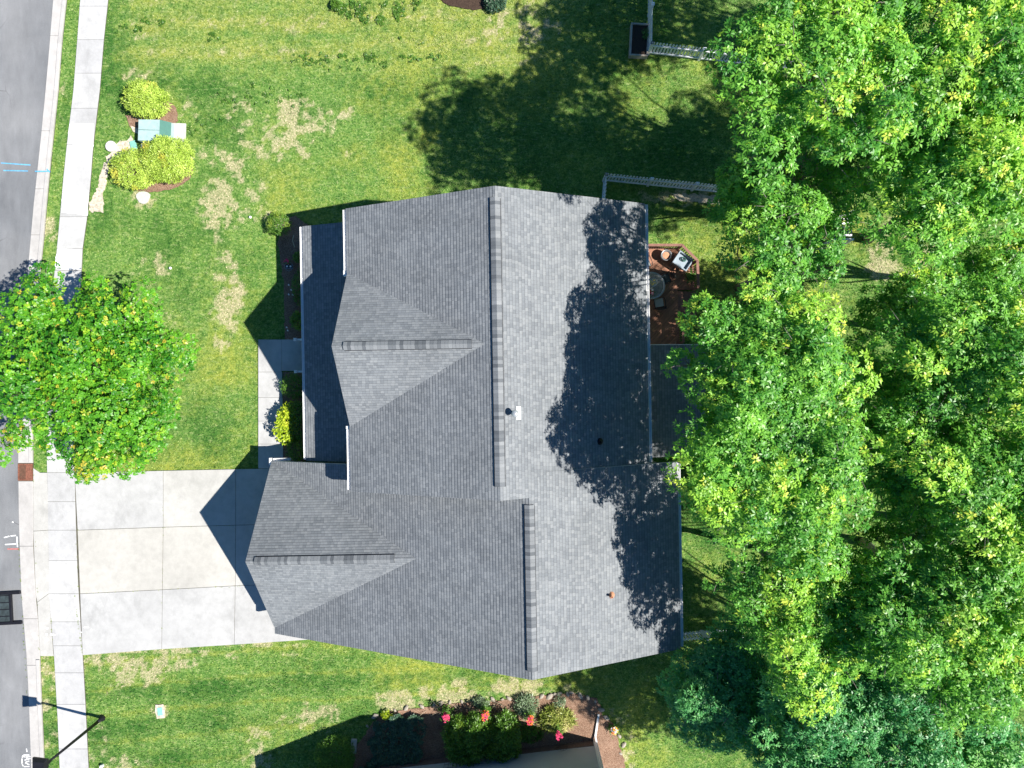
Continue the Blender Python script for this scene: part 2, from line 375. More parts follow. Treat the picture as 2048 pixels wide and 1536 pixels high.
# ------------------------------------------------------------------ foliage
def rosettes(C, A, k, Ls, Wd, rng, tilt=(-0.1, 0.7), mid=0.55, droop=0.25):
    """C centres, A axes; k leaves per centre -> verts, quads, index of centre per vertex"""
    n = len(C); A = A / np.linalg.norm(A, axis=1, keepdims=True)
    ref = np.where(np.abs(A[:, 2:3]) < 0.9, np.array([[0, 0, 1.0]]), np.array([[1.0, 0, 0]]))
    X = np.cross(A, ref); X /= np.linalg.norm(X, axis=1, keepdims=True); Y = np.cross(A, X)
    ph = rng.rand(n, 1) * 6.283 + np.arange(k)[None] * (6.283 / k) + rng.uniform(-0.3, 0.3, (n, k))
    ti = rng.uniform(tilt[0], tilt[1], (n, k)); Lk = Ls * rng.uniform(0.7, 1.2, (n, k)) * rng.uniform(0.7, 1.25, (n, 1)); Wk = Wd * rng.uniform(0.8, 1.2, (n, k))
    rad = np.cos(ph)[..., None] * X[:, None] + np.sin(ph)[..., None] * Y[:, None]
    d = np.cos(ti)[..., None] * rad + np.sin(ti)[..., None] * A[:, None]
    side = np.cross(d, A[:, None] + 0.5 * rng.uniform(-1, 1, (n, k, 3))); side /= np.linalg.norm(side, axis=2, keepdims=True) + 1e-9
    c = C[:, None]; st = 0.12
    p0 = c + d * (Lk * st)[..., None]; pm = c + d * (Lk * mid)[..., None]; tip = c + d * Lk[..., None] - np.array([0, 0, 1.0]) * (Lk * droop)[..., None]
    V = np.stack([p0, pm + side * (Wk / 2)[..., None], tip, pm - side * (Wk / 2)[..., None]], axis=2).reshape(-1, 3)
    Q = np.arange(len(V)).reshape(-1, 4); idx = np.repeat(np.arange(n), k * 4)
    return V, Q, idx

def clump_points(ctr, rad, n, rng, flat=0.75, low=-0.35):
    d = rng.normal(size=(n, 3)); d /= np.linalg.norm(d, axis=1, keepdims=True)
    d[:, 2] = np.where(d[:, 2] < low, -d[:, 2], d[:, 2])
    r = rad * rng.uniform(0.55, 1.08, (n, 1)) ** 0.6
    P = ctr + d * r * np.array([[1, 1, flat]])
    A = d * np.array([[0.7, 0.7, 1.0]]) + np.array([[0, 0, 0.55]]) + rng.normal(size=(n, 3)) * 0.22
    return P, A

def crown_centres(c, rx, ry, rz, n, rng, hollow=0.45):
    out = []; tries = 0
    md = 0.62 * math.sqrt(rx * ry * 3.0 / n) 
    while len(out) < n and tries < n * 60:
        tries += 1
        d = rng.normal(size=3); d /= np.linalg.norm(d)
        if d[2] < -0.3: d[2] = -d[2]
        r = rng.uniform(hollow, 1.0)
        wob = 0.70 + 0.50 * vnoise(d[0] * 2.6 + c[0], d[1] * 2.6 + c[1], 1.0) + (0.16 if rng.rand() < 0.22 else 0.0)
        p = c + d * r * wob * np.array([rx, ry, rz])
        if all(np.linalg.norm((p - q) * np.array([1, 1, 0.8])) > md * (1 - tries / (n * 70)) for q in out): out.append(p)
    return np.array(out)

def bark_tree(name, base, top, tips, r0, parent, rng):
    mb = MB(); b = Vector(base); t = Vector(top); n = 6
    pts = [b.lerp(t, i / n) + Vector((rng.uniform(-.1, .1), rng.uniform(-.1, .1), 0)) * (0 < i) for i in range(n + 1)]
    mb.tube(pts, [r0 * (1.35 if i == 0 else 1 - 0.78 * i / n) for i in range(n + 1)], 9)
    tr = mb.build('trunk', M['bark'], parent, smooth=True)
    lm = MB()
    for q in tips:
        q = Vector(q); u = rng.uniform(0.35, 0.85); s0 = b.lerp(t, u)
        s0.z = min(s0.z, q.z - 0.2) if q.z - 0.2 > b.z + 1 else s0.z
        m1 = s0.lerp(q, 0.5) + Vector((rng.uniform(-.25, .25), rng.uniform(-.25, .25), rng.uniform(-.1, .35)))
        rr = r0 * (0.42 - 0.25 * u)
        lm.tube([s0, m1, q], [rr, rr * 0.6, rr * 0.22], 5)
        for k in range(3):
            e = q + Vector((rng.uniform(-1, 1), rng.uniform(-1, 1), rng.uniform(.1, 1.1))) * 0.85
            lm.tube([m1.lerp(q, 0.7), q.lerp(e, .5) + Vector((0, 0, .1)), e], [rr * .35, rr * .2, rr * .1], 4)
    lb = lm.build('branch', M['bark'], parent, smooth=True)
    return tr, lb

def tree(px, py, zc, rx, ry, rz, n_cl, cl_r, ros, leaf, mat, label, seed, fresh=0.2, k=7, cat='tree', group=None, name='oak_tree', gap=0.0, base=None, trunk_r=0.2, tipf=0.08):
    """crown centre seen at (px, py) at height zc"""
    rng = np.random.RandomState(seed); cx, cy = G(px, py, zc)
    bx, by = base if base else (cx * 1.2 + rng.uniform(-.3, .3), cy * 1.05 + rng.uniform(-.4, .4))
    root = empty(name, (bx, by, 0), 0, label, cat, group)
    off = np.array([bx, by, 0.0]); c = np.array([cx, cy, zc])
    cc = crown_centres(c, rx, ry, rz, n_cl, rng)
    Ps, As, tn, fr = [], [], [], []
    for q in cc:
        r = cl_r * rng.uniform(0.55, 1.35); n = int(ros * (r / cl_r) ** 2)
        P, A = clump_points(q, r, n, rng)
        hi = (q[2] - zc) / rz
        f = 1.0 if rng.rand() < fresh * (0.3 + max(hi, 0)) else 0.0
        t0 = rng.uniform(0.1, 0.75)
        Ps.append(P); As.append(A); tn.append(np.clip(t0 + rng.uniform(-0.3, 0.35, n), 0, 1)); fr.append(np.clip((f + (rng.rand(n) < tipf)) * rng.uniform(0.15, 1.0, n) * (A[:, 2] > 0.5), 0, 1))
    P = np.concatenate(Ps) - off; A = np.concatenate(As); tn = np.concatenate(tn); fr = np.concatenate(fr)
    V, Q, idx = rosettes(P, A, k, leaf[0], leaf[1], rng)
    tv = np.clip(tn[idx] + np.repeat(rng.uniform(-.2, .2, len(Q)), 4), 0, 1)
    fast_mesh('crown', V, Q, mat, {'tone': tv, 'fresh': fr[idx]}, root)
    tips = cc[rng.permutation(len(cc))[:min(len(cc), 26)]] - off
    bark_tree('trunk', (0, 0, 0), (cx - bx, cy - by, zc + rz * 0.35), tips, trunk_r, root, rng)
    return root

def bush(px, py, rx, ry, h, mat, label, seed, n=900, leaf=(0.09, 0.035), k=5, cat='shrub', name='shrub', group=None, fresh=0.1, lump=0.12, z0=0.0, rz=0.0, low=-0.5, up=0.7):
    """px, py: middle of the bush as seen, at half its height"""
    rng = np.random.RandomState(seed); cx, cy = G(px, py, z0 + h * 0.55)
    root = empty(name, (cx, cy, z0), rz, label, cat, group)
    d = rng.normal(size=(n, 3)); d /= np.linalg.norm(d, axis=1, keepdims=True)
    d[:, 2] = np.where(d[:, 2] < low, -d[:, 2], d[:, 2])
    s = 1 + lump * (vnoise(d[:, 0] * 4 + seed, d[:, 1] * 4 + d[:, 2] * 2, 1.0) - 0.5) * 2
    r = rng.uniform(0.72, 1.03, (n, 1)) * s[:, None]
    P = d * r * np.array([[rx, ry, h * 0.5]]) + np.array([[0, 0, h * 0.5]]); P[:, 2] = np.maximum(P[:, 2], 0.03)
    A = d + np.array([[0, 0, up]]) + rng.normal(size=(n, 3)) * 0.35
    V, Q, idx = rosettes(P, A, k, leaf[0], leaf[1], rng, tilt=(0.1, 1.2), droop=0.1)
    tn = np.clip(0.25 + 0.5 * vnoise(P[:, 0], P[:, 1], 0.25) + rng.uniform(-.25, .25, n), 0, 1)[idx]
    fr = (np.clip((vnoise(P[:, 0] + 5, P[:, 1] + seed, 0.4) - (1 - fresh * 2)) * 4, 0, 1) * rng.uniform(0.3, 1, n))[idx]
    fast_mesh('foliage', V, Q, mat, {'tone': tn, 'fresh': fr}, root)
    mb = MB()
    for i in range(8):
        a = i * 0.785 + rng.uniform(-.2, .2); q = (math.cos(a) * rx * .6, math.sin(a) * ry * .6, h * .6)
        mb.tube([(q[0] * .05, q[1] * .05, 0), (q[0] * .5, q[1] * .5, h * .3), q], [0.03, 0.02, 0.008], 5)
    mb.build('stem', M['bark'], root)
    return root

# ------------------------------------------------------------------ polygons clipped into shingle courses
def clip_half(P, a, b, c):
    out = []
    for i in range(len(P)):
        p, q = P[i], P[(i + 1) % len(P)]; dp = a * p[0] + b * p[1] - c; dq = a * q[0] + b * q[1] - c
        if dp <= 0: out.append(p)
        if dp * dq < 0:
            t = dp / (dp - dq); out.append((p[0] + (q[0] - p[0]) * t, p[1] + (q[1] - p[1]) * t))
    return out

def shingle_facet(mb, poly, zf, down, seed=0, expo=0.142, thick=0.013, m=0):
    """poly: xy outline; zf(x, y): plane; down: unit xy vector pointing down the slope"""
    dx, dy = down; ex, ey = -dy, dx
    slope = zf(0, 0) - zf(dx, dy); k = math.sqrt(1 + slope * slope); st = expo / k
    vs = [p[0] * dx + p[1] * dy for p in poly]; v0, v1 = min(vs), max(vs)
    n = int(math.ceil((v1 - v0) / st))
    for i in range(n):
        a, b = v1 - (i + 1) * st, v1 - i * st
        P = clip_half(poly, dx, dy, b); P = clip_half(P, -dx, -dy, -a) if len(P) > 2 else P
        if len(P) < 3: continue
        A2 = sum(P[j][0] * P[(j + 1) % len(P)][1] - P[(j + 1) % len(P)][0] * P[j][1] for j in range(len(P)))
        if abs(A2) < 1e-5: continue
        if A2 < 0: P = P[::-1]
        Vt = []; U = []
        for (x, y) in P:
            v = x * dx + y * dy; f = (v - a) / st
            Vt.append((x, y, zf(x, y) + 0.004 + thick * f)); U.append((x * ex + y * ey, seed * 100 + (n - i) + min(max(f, 0.001), 0.999)))
        mb.add(Vt, [tuple(range(len(P)))], m, [U])
        # butt edge of the course
        E = [j for j in range(len(P)) if abs((P[j][0] * dx + P[j][1] * dy) - b) < 1e-6]
        if len(E) >= 2:
            p, q = P[E[0]], P[E[-1]]
            if E[0] == 0 and E[-1] == len(P) - 1: p, q = q, p
            zt = lambda r, h: (r[0], r[1], zf(r[0], r[1]) + h)
            u0 = p[0] * ex + p[1] * ey; vv = seed * 100 + (n - i) + 0.995
            mb.add([zt(p, 0.004 + thick), zt(p, -0.01), zt(q, -0.01), zt(q, 0.004 + thick)], [(0, 1, 2, 3)], m,
                   [[(u0, vv)] * 4])

def slab_under(mb, poly, zf, t=0.2, gap=0.02, m=0):
    n = len(poly); A = sum(poly[i][0] * poly[(i + 1) % n][1] - poly[(i + 1) % n][0] * poly[i][1] for i in range(n))
    if A < 0: poly = poly[::-1]
    V = [(x, y, zf(x, y) - gap - t) for x, y in poly] + [(x, y, zf(x, y) - gap) for x, y in poly]
    mb.add(V, [tuple(range(n - 1, -1, -1)), tuple(range(n, 2 * n))] + [(i, (i + 1) % n, n + (i + 1) % n, n + i) for i in range(n)], m)

# ------------------------------------------------------------------ lawn sheet with its dry, lush and yellow areas
def blobs(px, py, L_):
    t = np.zeros_like(px)
    for (cx, cy, rx, ry, a) in L_:
        n = 0.75 * (fbm(px, py, 55, 4) - 0.5) * 2
        rx, ry = rx * 1.15, ry * 1.15; d = ((px - cx) / rx) ** 2 + ((py - cy) / ry) ** 2
        t = np.maximum(t, a * (1 - sstep(0.0, 1.35, d + 1.5 * n)))
    return t
DRY = [(600, 262, 95, 60, 1.0), (545, 300, 60, 50, .7), (455, 395, 70, 62, .9), (520, 420, 60, 30, .5), (448, 600, 34, 95, .95), (300, 545, 45, 30, .6),
       (285, 60, 45, 25, .5), (285, 150, 40, 18, .7), (375, 215, 28, 25, .6), (410, 315, 55, 30, .7), (460, 210, 60, 45, .35), (1040, 55, 75, 60, .5), (1010, 1385, 200, 26, 1.0), (1160, 1380, 70, 20, .9),
       (860, 1398, 120, 22, .9), (1235, 1420, 28, 70, .7), (1255, 1500, 25, 50, .7), (265, 1340, 70, 30, .85), (360, 1322, 70, 14, .7), (205, 1318, 50, 12, .8), (470, 1308, 90, 10, .7), (226, 1380, 18, 18, .8),
       (98, 1370, 22, 45, .9), (100, 1460, 16, 50, .4), (100, 455, 14, 30, .7), (118, 200, 14, 40, .5), (510, 1500, 30, 55, .7), (610, 1440, 60, 25, .65), (640, 1420, 40, 20, .5), (250, 1530, 60, 25, .7), (195, 1500, 25, 80, .4),
       (1825, 440, 62, 40, 1.0), (1780, 540, 40, 24, 1.0), (1870, 510, 40, 30, .9), (1760, 480, 40, 50, .6), (1370, 392, 110, 18, .9), (1645, 500, 55, 50, .45), (320, 1422, 20, 18, .9), (287, 395, 26, 20, .7), (110, 1340, 40, 30, .5), (330, 630, 60, 40, .3), (640, 1010, 20, 20, .1)]
LUSH = [(240, 60, 40, 60, .7), (255, 110, 35, 35, .6), (320, 135, 40, 45, .6), (235, 240, 45, 90, .65), (215, 160, 20, 100, .5), (430, 260, 60, 50, .7), (500, 170, 160, 40, .55), (640, 190, 200, 50, .45), (430, 360, 60, 40, .6), (390, 600, 45, 35, .6),
        (700, 260, 60, 40, .4), (610, 400, 50, 30, .3), (200, 400, 20, 60, .5), (350, 480, 90, 40, .35), (420, 850, 60, 60, .4), (400, 1400, 160, 45, .8), (600, 1360, 160, 40, .55), (230, 1460, 60, 60, .7), (700, 1400, 120, 26, .5), (95, 1480, 20, 80, .9),
        (1250, 60, 160, 120, .6), (1150, 250, 300, 140, .45), (1400, 420, 100, 60, .5), (1380, 1420, 160, 120, .5), (130, 250, 20, 60, .6), (1700, 900, 700, 500, .35), (420, 1500, 100, 60, .5), (180, 1300, 10, 20, .5)]
DRY += [(290, 1303, 130, 5, 1.0), (500, 1289, 120, 5, .9), (168, 1360, 6, 60, .6), (84, 1360, 8, 60, .8), (200, 1320, 45, 10, .9)]
YEL = [(1100, 110, 260, 90, .75), (800, 330, 120, 90, .7), (700, 360, 160, 80, .6), (900, 160, 220, 80, .6), (640, 430, 120, 40, .8), (620, 450, 100, 40, .7), (1420, 520, 140, 130, 1.0), (1500, 230, 120, 60, .9), (260, 110, 30, 20, .5), (450, 760, 160, 160, .5), (480, 900, 80, 90, .6),
       (900, 1350, 300, 40, .85), (1260, 1450, 60, 120, .9), (1180, 1360, 120, 40, .9), (640, 1300, 160, 30, .7), (330, 910, 160, 40, .8), (1650, 470, 80, 60, 1.0), (560, 640, 80, 80, .2), (900, 40, 250, 80, .4), (1320, 1500, 60, 60, .6)]
def attrs(x, y):
    px = x * F / H + 1024; py = 768 - y * F / H
    dry = blobs(px, py, DRY); lush = blobs(px, py, LUSH) * 0.8; yel = blobs(px, py, YEL) * 0.8
    lush = np.clip(lush + (fbm(px + 900, py, 90, 4) - 0.52) * 1.6, 0, 1); yel = np.clip(yel + (fbm(px, py + 700, 120, 4) - 0.5) * 1.5, 0, 1)
    # mown, sun-bleached bands over the upper lawn
    arc = py + 0.00012 * (px - 700) ** 2 * 0.4 + 0.06 * px
    band = 0.5 + 0.5 * np.sin(arc / 9.5 + 3 * (fbm(px, py, 160, 3) - .5))
    top = (1 - sstep(100, 175, py + 40 * (fbm(px, py, 60, 3) - .5))) * sstep(205, 300, px) * (1 - sstep(1060, 1200, px))
    st = vnoise(px / 9, py, 7.0)
    dry = np.maximum(dry, top * (0.10 + 0.16 * band)); pale = top * np.clip(0.35 + 0.45 * band + 0.5 * (st - .5), 0, 1)
    lush = lush * (1 - top * 0.75)
    low = sstep(1310, 1360, py) * (1 - sstep(900, 1100, px))
    arc2 = py + 0.05 * px
    lush = np.clip(lush + low * 0.35 * np.sin(arc2 / 11), 0, 1)
    lush = np.clip(lush + 0.30 * (fbm(px, py, 14, 3) - 0.45), 0, 1)
    yel = np.maximum(yel, 0.9 * pale); lush = lush * (1 - 0.7 * pale)
    m = fbm(px + 33, py, 13, 4); thr = 0.24 + 0.36 * np.clip(dry, 0, 1)
    dry = np.clip((1 - sstep(thr - 0.05, thr + 0.07, m)) * np.clip(dry * 3.5, 0, 1) * (0.55 + 0.45 * dry) + 0.10 * dry + 0.22 * pale, 0, 1)
    lush = np.clip(lush + 1.5 * np.clip(fbm(px + 10, py + 300, 9, 3) - 0.55, 0, 1) * (1 - 0.4 * dry) - 0.9 * np.clip(0.42 - fbm(px + 10, py + 300, 9, 3), 0, 1), 0, 1)
    stripes = (1 - sstep(1120, 1250, px)) * sstep(1285, 1300, py)
    yel = np.clip(yel + stripes * 0.5 * sstep(0.80, 0.97, np.sin((py + 0.075 * px) / 8.5 + 2 * fbm(px, py, 200, 2))), 0, 1)
    return dry, lush, yel
def span(a, b, st, far):
    c = list(np.arange(a, b + st / 2, st)); s = st
    lo, hi = a, b
    while hi < far:
        s *= 1.5; hi += s; lo -= s; c.append(hi); c.insert(0, lo)
    return np.array(c)
gx, gy = span(-29, 29, 0.16, 420), span(-23, 23, 0.16, 420)
X, Y = np.meshgrid(gx, gy); shp = X.shape; X = X.ravel(); Y = Y.ravel()
Z = 0.05 * (fbm(X, Y, 3.0, 2) - 0.5) - 0.03
V = np.stack([X, Y, Z], 1); nx = len(gx); ny = len(gy)
I, J = np.meshgrid(np.arange(nx - 1), np.arange(ny - 1)); a_ = (J * nx + I).ravel()
Q = np.stack([a_, a_ + 1, a_ + nx + 1, a_ + nx], 1)
d_, l_, y_ = attrs(X, Y)
ground = fast_mesh('ground', V, Q, M['lawn'], {'dry': d_, 'lush': l_, 'yel': y_}, smooth=True)
tag(ground, kind='structure')

# ------------------------------------------------------------------ road, kerb, pavement, drive
def interp(pts):
    ys = [p[1] for p in pts]; xs = [p[0] for p in pts]
    return lambda y: float(np.interp(y, ys, xs))
curbL = interp([(150, -500), (120, -120), (107, 0), (99, 100), (90, 200), (80, 300), (68, 410), (59, 512), (53, 580), (43, 740), (38, 860), (37, 903), (38, 1024), (40, 1090), (43, 1181), (48, 1243), (53, 1301), (57, 1370), (59, 1420), (63, 1536), (68, 1700), (90, 2100)])
curbR = interp([(180, -500), (148, -120), (134, 0), (125, 83), (117, 187), (112, 233), (103, 317), (95, 400), (88, 483), (82, 540), (78, 577), (70, 740), (67, 860), (67, 929), (67, 1090), (72, 1190), (77, 1243), (81, 1314), (84, 1397), (90, 1536), (96, 1700), (120, 2100)])
walkL = interp([(208, -500), (175, -120), (161, 0), (155, 83), (147, 187), (137, 267), (128, 350), (122, 417), (115, 493), (107, 570), (98, 740), (94, 860), (94, 893), (95, 945), (98, 1107), (98, 1186), (103, 1243), (109, 1314), (112, 1370), (116, 1438), (120, 1536), (128, 1700), (150, 2100)])
walkR = interp([(264, -500), (232, -120), (217, 0), (208, 83), (200, 183), (193, 240), (187, 293), (182, 360), (175, 433), (168, 483), (166, 497), (163, 567), (152, 740), (149, 860), (150, 943), (153, 1057), (156, 1148), (161, 1231), (166, 1310), (171, 1397), (176, 1500), (178, 1536), (186, 1700), (208, 2100)])
def strip(mb, fa, fb, y0, y1, z0, z1, m=0, gap=0.0, n=None, za=None):
    n = n or max(1, int((y1 - y0) / 25)); ys = [y0 + (y1 - y0) * i / n for i in range(n + 1)]
    A = [G(fa(y), y) for y in ys]; B = [G(fb(y), y) for y in ys]
    if gap:
        A = [(p[0] + gap, p[1]) for p in A]; B = [(p[0] - gap, p[1]) for p in B]
        A[0] = (A[0][0], A[0][1] - gap); B[0] = (B[0][0], B[0][1] - gap); A[-1] = (A[-1][0], A[-1][1] + gap); B[-1] = (B[-1][0], B[-1][1] + gap)
    mb.prism(A + B[::-1], z0, z1, m)
# road
mb = MB(); ys = list(np.arange(-500, 2101, 50)); E = [G(curbL(y), y) for y in ys]
far = -42
mb.prism([(far, E[0][1])] + E + [(far, E[-1][1])], -0.20, 0.0)
road = tag(mb.build('road', M['asphalt']), kind='structure')
mb = MB(); strip(mb, curbL, curbR, -500, 925, -0.2, 0.055, gap=0.004, n=1)
mb = MB()
cuts = [-500, -380, -260, -140, -20, 72, 262, 378, 470, 540, 620, 700, 780, 860, 926]
for a, b in zip(cuts, cuts[1:]): strip(mb, curbL, curbR, a, b, -0.2, 0.05, gap=0.006)
for a, b in zip([962, 1092, 1237, 1330, 1395, 1525, 1640, 1760, 1900], [1092, 1237, 1330, 1395, 1525, 1640, 1760, 1900, 2080]): strip(mb, curbL, curbR, a, b, -0.2, 0.045, gap=0.006)
# raised back of the kerb
for a, b in ((-500, 925), (1318, 2080)):
    strip(mb, lambda y: curbR(y) - 7, curbR, a, b, 0.03, 0.12, gap=0.006)
tag(mb.build('kerb', M['curb'], bevel=0.012), kind='structure')
mb = MB(); strip(mb, curbL, lambda y: walkR(y) , -500, 2080, -0.2, 0.012)
jb = MB(); strip(jb, curbL, curbR, -500, 2080, -0.25, 0.006); strip(jb, walkL, walkR, -500, 2080, -0.25, 0.020)
drive_x = [(150, 1.0)]
# pavement slabs
mb = MB(); cuts = [-500, -430, -360, -290, -220, -150, -65, 13, 80, 147, 217, 290, 386, 434, 497, 541, 610, 680, 750, 820, 885, 945, 1003, 1060, 1121, 1187, 1243, 1291, 1345, 1408, 1497, 1570, 1640, 1710, 1780, 1850, 1950, 2050]
_rs = random.Random(3)
for a, b in zip(cuts, cuts[1:]): strip(mb, walkL, walkR, a, b, -0.1, 0.045, m=_rs.choice([0, 0, 1, 2, 2]), gap=0.007)
tag(mb.build('sidewalk', [M['walk'], M['walk2'], M['walk3']], bevel=0.006), kind='structure')
# driveway slabs, apron and front walk
Yt = interp([(945, 150), (937, 520), (935, 620)]); 
def q4(mb, P, z1, g=0.010, z0=-0.1, m=0):
    c = (sum(G(*p)[0] for p in P) / len(P), sum(G(*p)[1] for p in P) / len(P)); out = []
    for p in P:
        w_ = G(*p); out.append((w_[0] + (g if w_[0] < c[0] else -g), w_[1] + (g if w_[1] < c[1] else -g)))
    mb.prism(out, z0, z1, m)
mb = MB()
XS = [(150, 156, 161, 166), (327, 327, 325.5, 324), (472, 472, 471, 469), (618, 618, 618, 618)]
YS = [(945, 1060, 1187, 1310), (941, 1054, 1179, 1298), (938, 1050, 1171, 1289), (936, 1046, 1166, 1279)]
for i in range(3):
    for j in range(3):
        q4(mb, [(XS[i][j], YS[i][j]), (XS[i + 1][j], YS[i + 1][j]), (XS[i + 1][j + 1], YS[i + 1][j + 1]), (XS[i][j + 1], YS[i][j + 1])], 0.05, m=[[2, 1, 2], [0, 1, 2], [0, 0, 2]][i][j])
# apron between kerb and pavement
q4(mb, [(67, 936), (80, 945), (95, 945), (98, 1060), (67, 1062)], 0.04)
q4(mb, [(67, 1062), (98, 1060), (98.5, 1187), (75, 1204), (72, 1190)], 0.035)
q4(mb, [(75, 1204), (98.5, 1187), (103, 1243), (108, 1312), (81, 1312)], 0.04)
tag(mb.build('driveway', [M['drive'], M['drive2'], M['drive3']], bevel=0.008), kind='structure')
for P in ([(69, 948), (150, 948), (400, 943), (620, 940), (620, 1276), (300, 1297), (165, 1307), (83, 1309), (70, 1100)], [(519, 681), (606, 681), (606, 740), (564, 740), (564, 936), (519, 936)]):
    jb.prism([G(*p) for p in P], -0.2, 0.030 if P[0][0] == 69 else 0.034)
tag(jb.build('joint_base', M['joint']), kind='structure')
mb = MB()
for P in ([(517, 679), (564, 679), (564, 744), (517, 744)], [(564, 679), (607, 679), (607, 742), (564, 742)], [(517, 744), (565, 744), (565, 795), (517, 795)], [(517, 795), (566, 795), (566, 842), (517, 842)], [(517, 842), (566, 842), (566, 888), (517, 888)], [(517, 888), (567, 888), (567, 937), (517, 937)]):
    q4(mb, P, 0.055, 0.006)
tag(mb.build('front_walk', M['walk'], bevel=0.006), kind='structure')

def wob(poly, amp=0.06, step=0.12, seed=0):
    out = []; n = len(poly)
    for i in range(n):
        a, b = Vector(poly[i]), Vector(poly[(i + 1) % n]); L_ = (b - a).length; k = max(1, int(L_ / step))
        for j in range(k):
            p = a.lerp(b, j / k); s = float(fbm(p.x * 3 + seed, p.y * 3, 0.5, 3)) - .5; s2 = float(fbm(p.x * 3 + seed + 40, p.y * 3, 0.5, 3)) - .5
            out.append((p.x + s * amp * 4, p.y + s2 * amp * 4))
    return out
def patch(name, pts, mat, z, amp=0.06, seed=0, kind='structure', h=0.05):
    mb = MB(); mb.prism(wob([G(*p) for p in pts], amp, seed=seed), z - h, z); return tag(mb.build(name, mat), kind=kind)
def ring(cx, cy, rx, ry, n=16): return [(cx + rx * math.cos(i * 6.283 / n), cy + ry * math.sin(i * 6.283 / n)) for i in range(n)]
# overexposure painted as white patches, plus painted marks on the concrete
for i, (pts) in enumerate(([(140, 248), (188, 248), (187, 292), (180, 330), (172, 325), (170, 292), (150, 290), (137, 285)], [(130, 368), (147, 362), (150, 376), (178, 382), (176, 432), (150, 428), (124, 425), (126, 395)],
                          [(116, 497), (164, 500), (162, 540), (110, 538)])):
    patch('overexposed_patch', pts, M['overexposed'], 0.051, 0.03, i, h=0.004)
def stroke(mb, pts, wpx, z, m=0):
    for a, b in zip(pts, pts[1:]):
        A, B = Vector(G(*a)), Vector(G(*b)); d = (B - A).normalized(); n_ = Vector((-d.y, d.x)) * wpx * H / F / 2
        A = A - d * wpx * .012; B = B + d * wpx * .012
        mb.prism([tuple(A + n_), tuple(A - n_), tuple(B - n_), tuple(B + n_)], z - 0.003, z, m)
def marking(name, strokes, mat, z, wpx):
    mb = MB()
    for k, s_ in enumerate(strokes): stroke(mb, s_, wpx, z + 0.0006 * k)
    return tag(mb.build(name, mat), kind='structure')
marking('road_marking', [[(3, 326), (60, 330)], [(8, 341), (55, 342)]], M['blue'], 0.0045, 2.2)
marking('kerb_marking', [[(74, 344), (102, 344)], [(97, 340), (102, 345)]], M['blue'], 0.1235, 2.4)
marking('road_marking', [[(9, 1075), (20, 1072), (31, 1071)], [(11, 1089), (31, 1088)], [(34, 1074), (35, 1093)], [(25, 1044), (26.5, 1044.5)]], M['whitep'], 0.0045, 2.0)
marking('road_marking', [[(16, 1098), (37, 1098)]], M['redp'], 0.0050, 3.0)
marking('road_marking', [[(53, 1498), (54, 1503)], [(58, 1510), (46, 1510), (44, 1516), (44, 1528), (47, 1533), (58, 1533)], [(47, 1513), (52, 1514), (60, 1513)], [(50, 1520), (60, 1517)], [(53, 1514), (54, 1519)], [(58, 1522), (50, 1525), (58, 1529)]], M['whitep'], 0.0045, 1.7)
marking('pavement_marking', [[(67, 1268), (73, 1276)], [(70, 1266), (70, 1272)]], M['whitep'], 0.0485, 4)
marking('pavement_marking', [[(95, 1256), (96.5, 1256)], [(94, 1268), (95, 1268)], [(103, 1268), (110, 1269)], [(96, 1279), (97, 1279)]], M['whitep'], 0.0545, 3)
marking('driveway_marking', [[(163, 1264), (164, 1264)], [(170, 1254), (178, 1254)], [(184, 1258), (184.5, 1260)]], M['whitep'], 0.0545, 2)
# beds
patch('mulch_bed', [(250, 232), (300, 232), (335, 200), (352, 215), (356, 240), (340, 262), (345, 290), (300, 285), (258, 250)], M['mulch'], 0.02, 0.05, 3)
patch('mulch_bed', ring(305, 340, 82, 44), M['mulch'], 0.02, 0.05, 5)
patch('mulch_bed', [(560, 440), (590, 432), (618, 452), (612, 560), (612, 680), (570, 680), (567, 560), (556, 490)], M['mulch'], 0.02, 0.04, 9)
patch('mulch_bed', [(567, 744), (612, 744), (612, 925), (567, 925)], M['mulch'], 0.02, 0.02, 9)
patch('mulch_bed', [(690, 1600), (715, 1490), (745, 1445), (770, 1425), (830, 1417), (900, 1408), (990, 1402), (1060, 1392), (1140, 1386), (1195, 1398), (1205, 1430), (1232, 1450), (1238, 1490), (1262, 1560), (1270, 1640), (1180, 1600)], M['mulch'], 0.02, 0.06, 12)
patch('mulch_bed', [(862, -60), (868, -8), (900, 12), (945, 20), (985, 16), (1006, 4), (1015, -60)], M['soil'], 0.02, 0.03, 21)
patch('sand_strip', [(226, 290), (265, 272), (272, 300), (240, 312), (222, 318), (206, 392), (208, 424), (178, 420), (182, 395), (196, 380), (200, 345), (215, 315)], M['sand'], 0.015, 0.09, 25)
patch('sand_strip', [(262, 252), (276, 256), (276, 268), (266, 262)], M['sand'], 0.03, 0.02, 27)
patch('gravel_edge', [(1345, 385), (1450, 393), (1460, 410), (1360, 402)], M['sand'], 0.0, 0.06, 29)

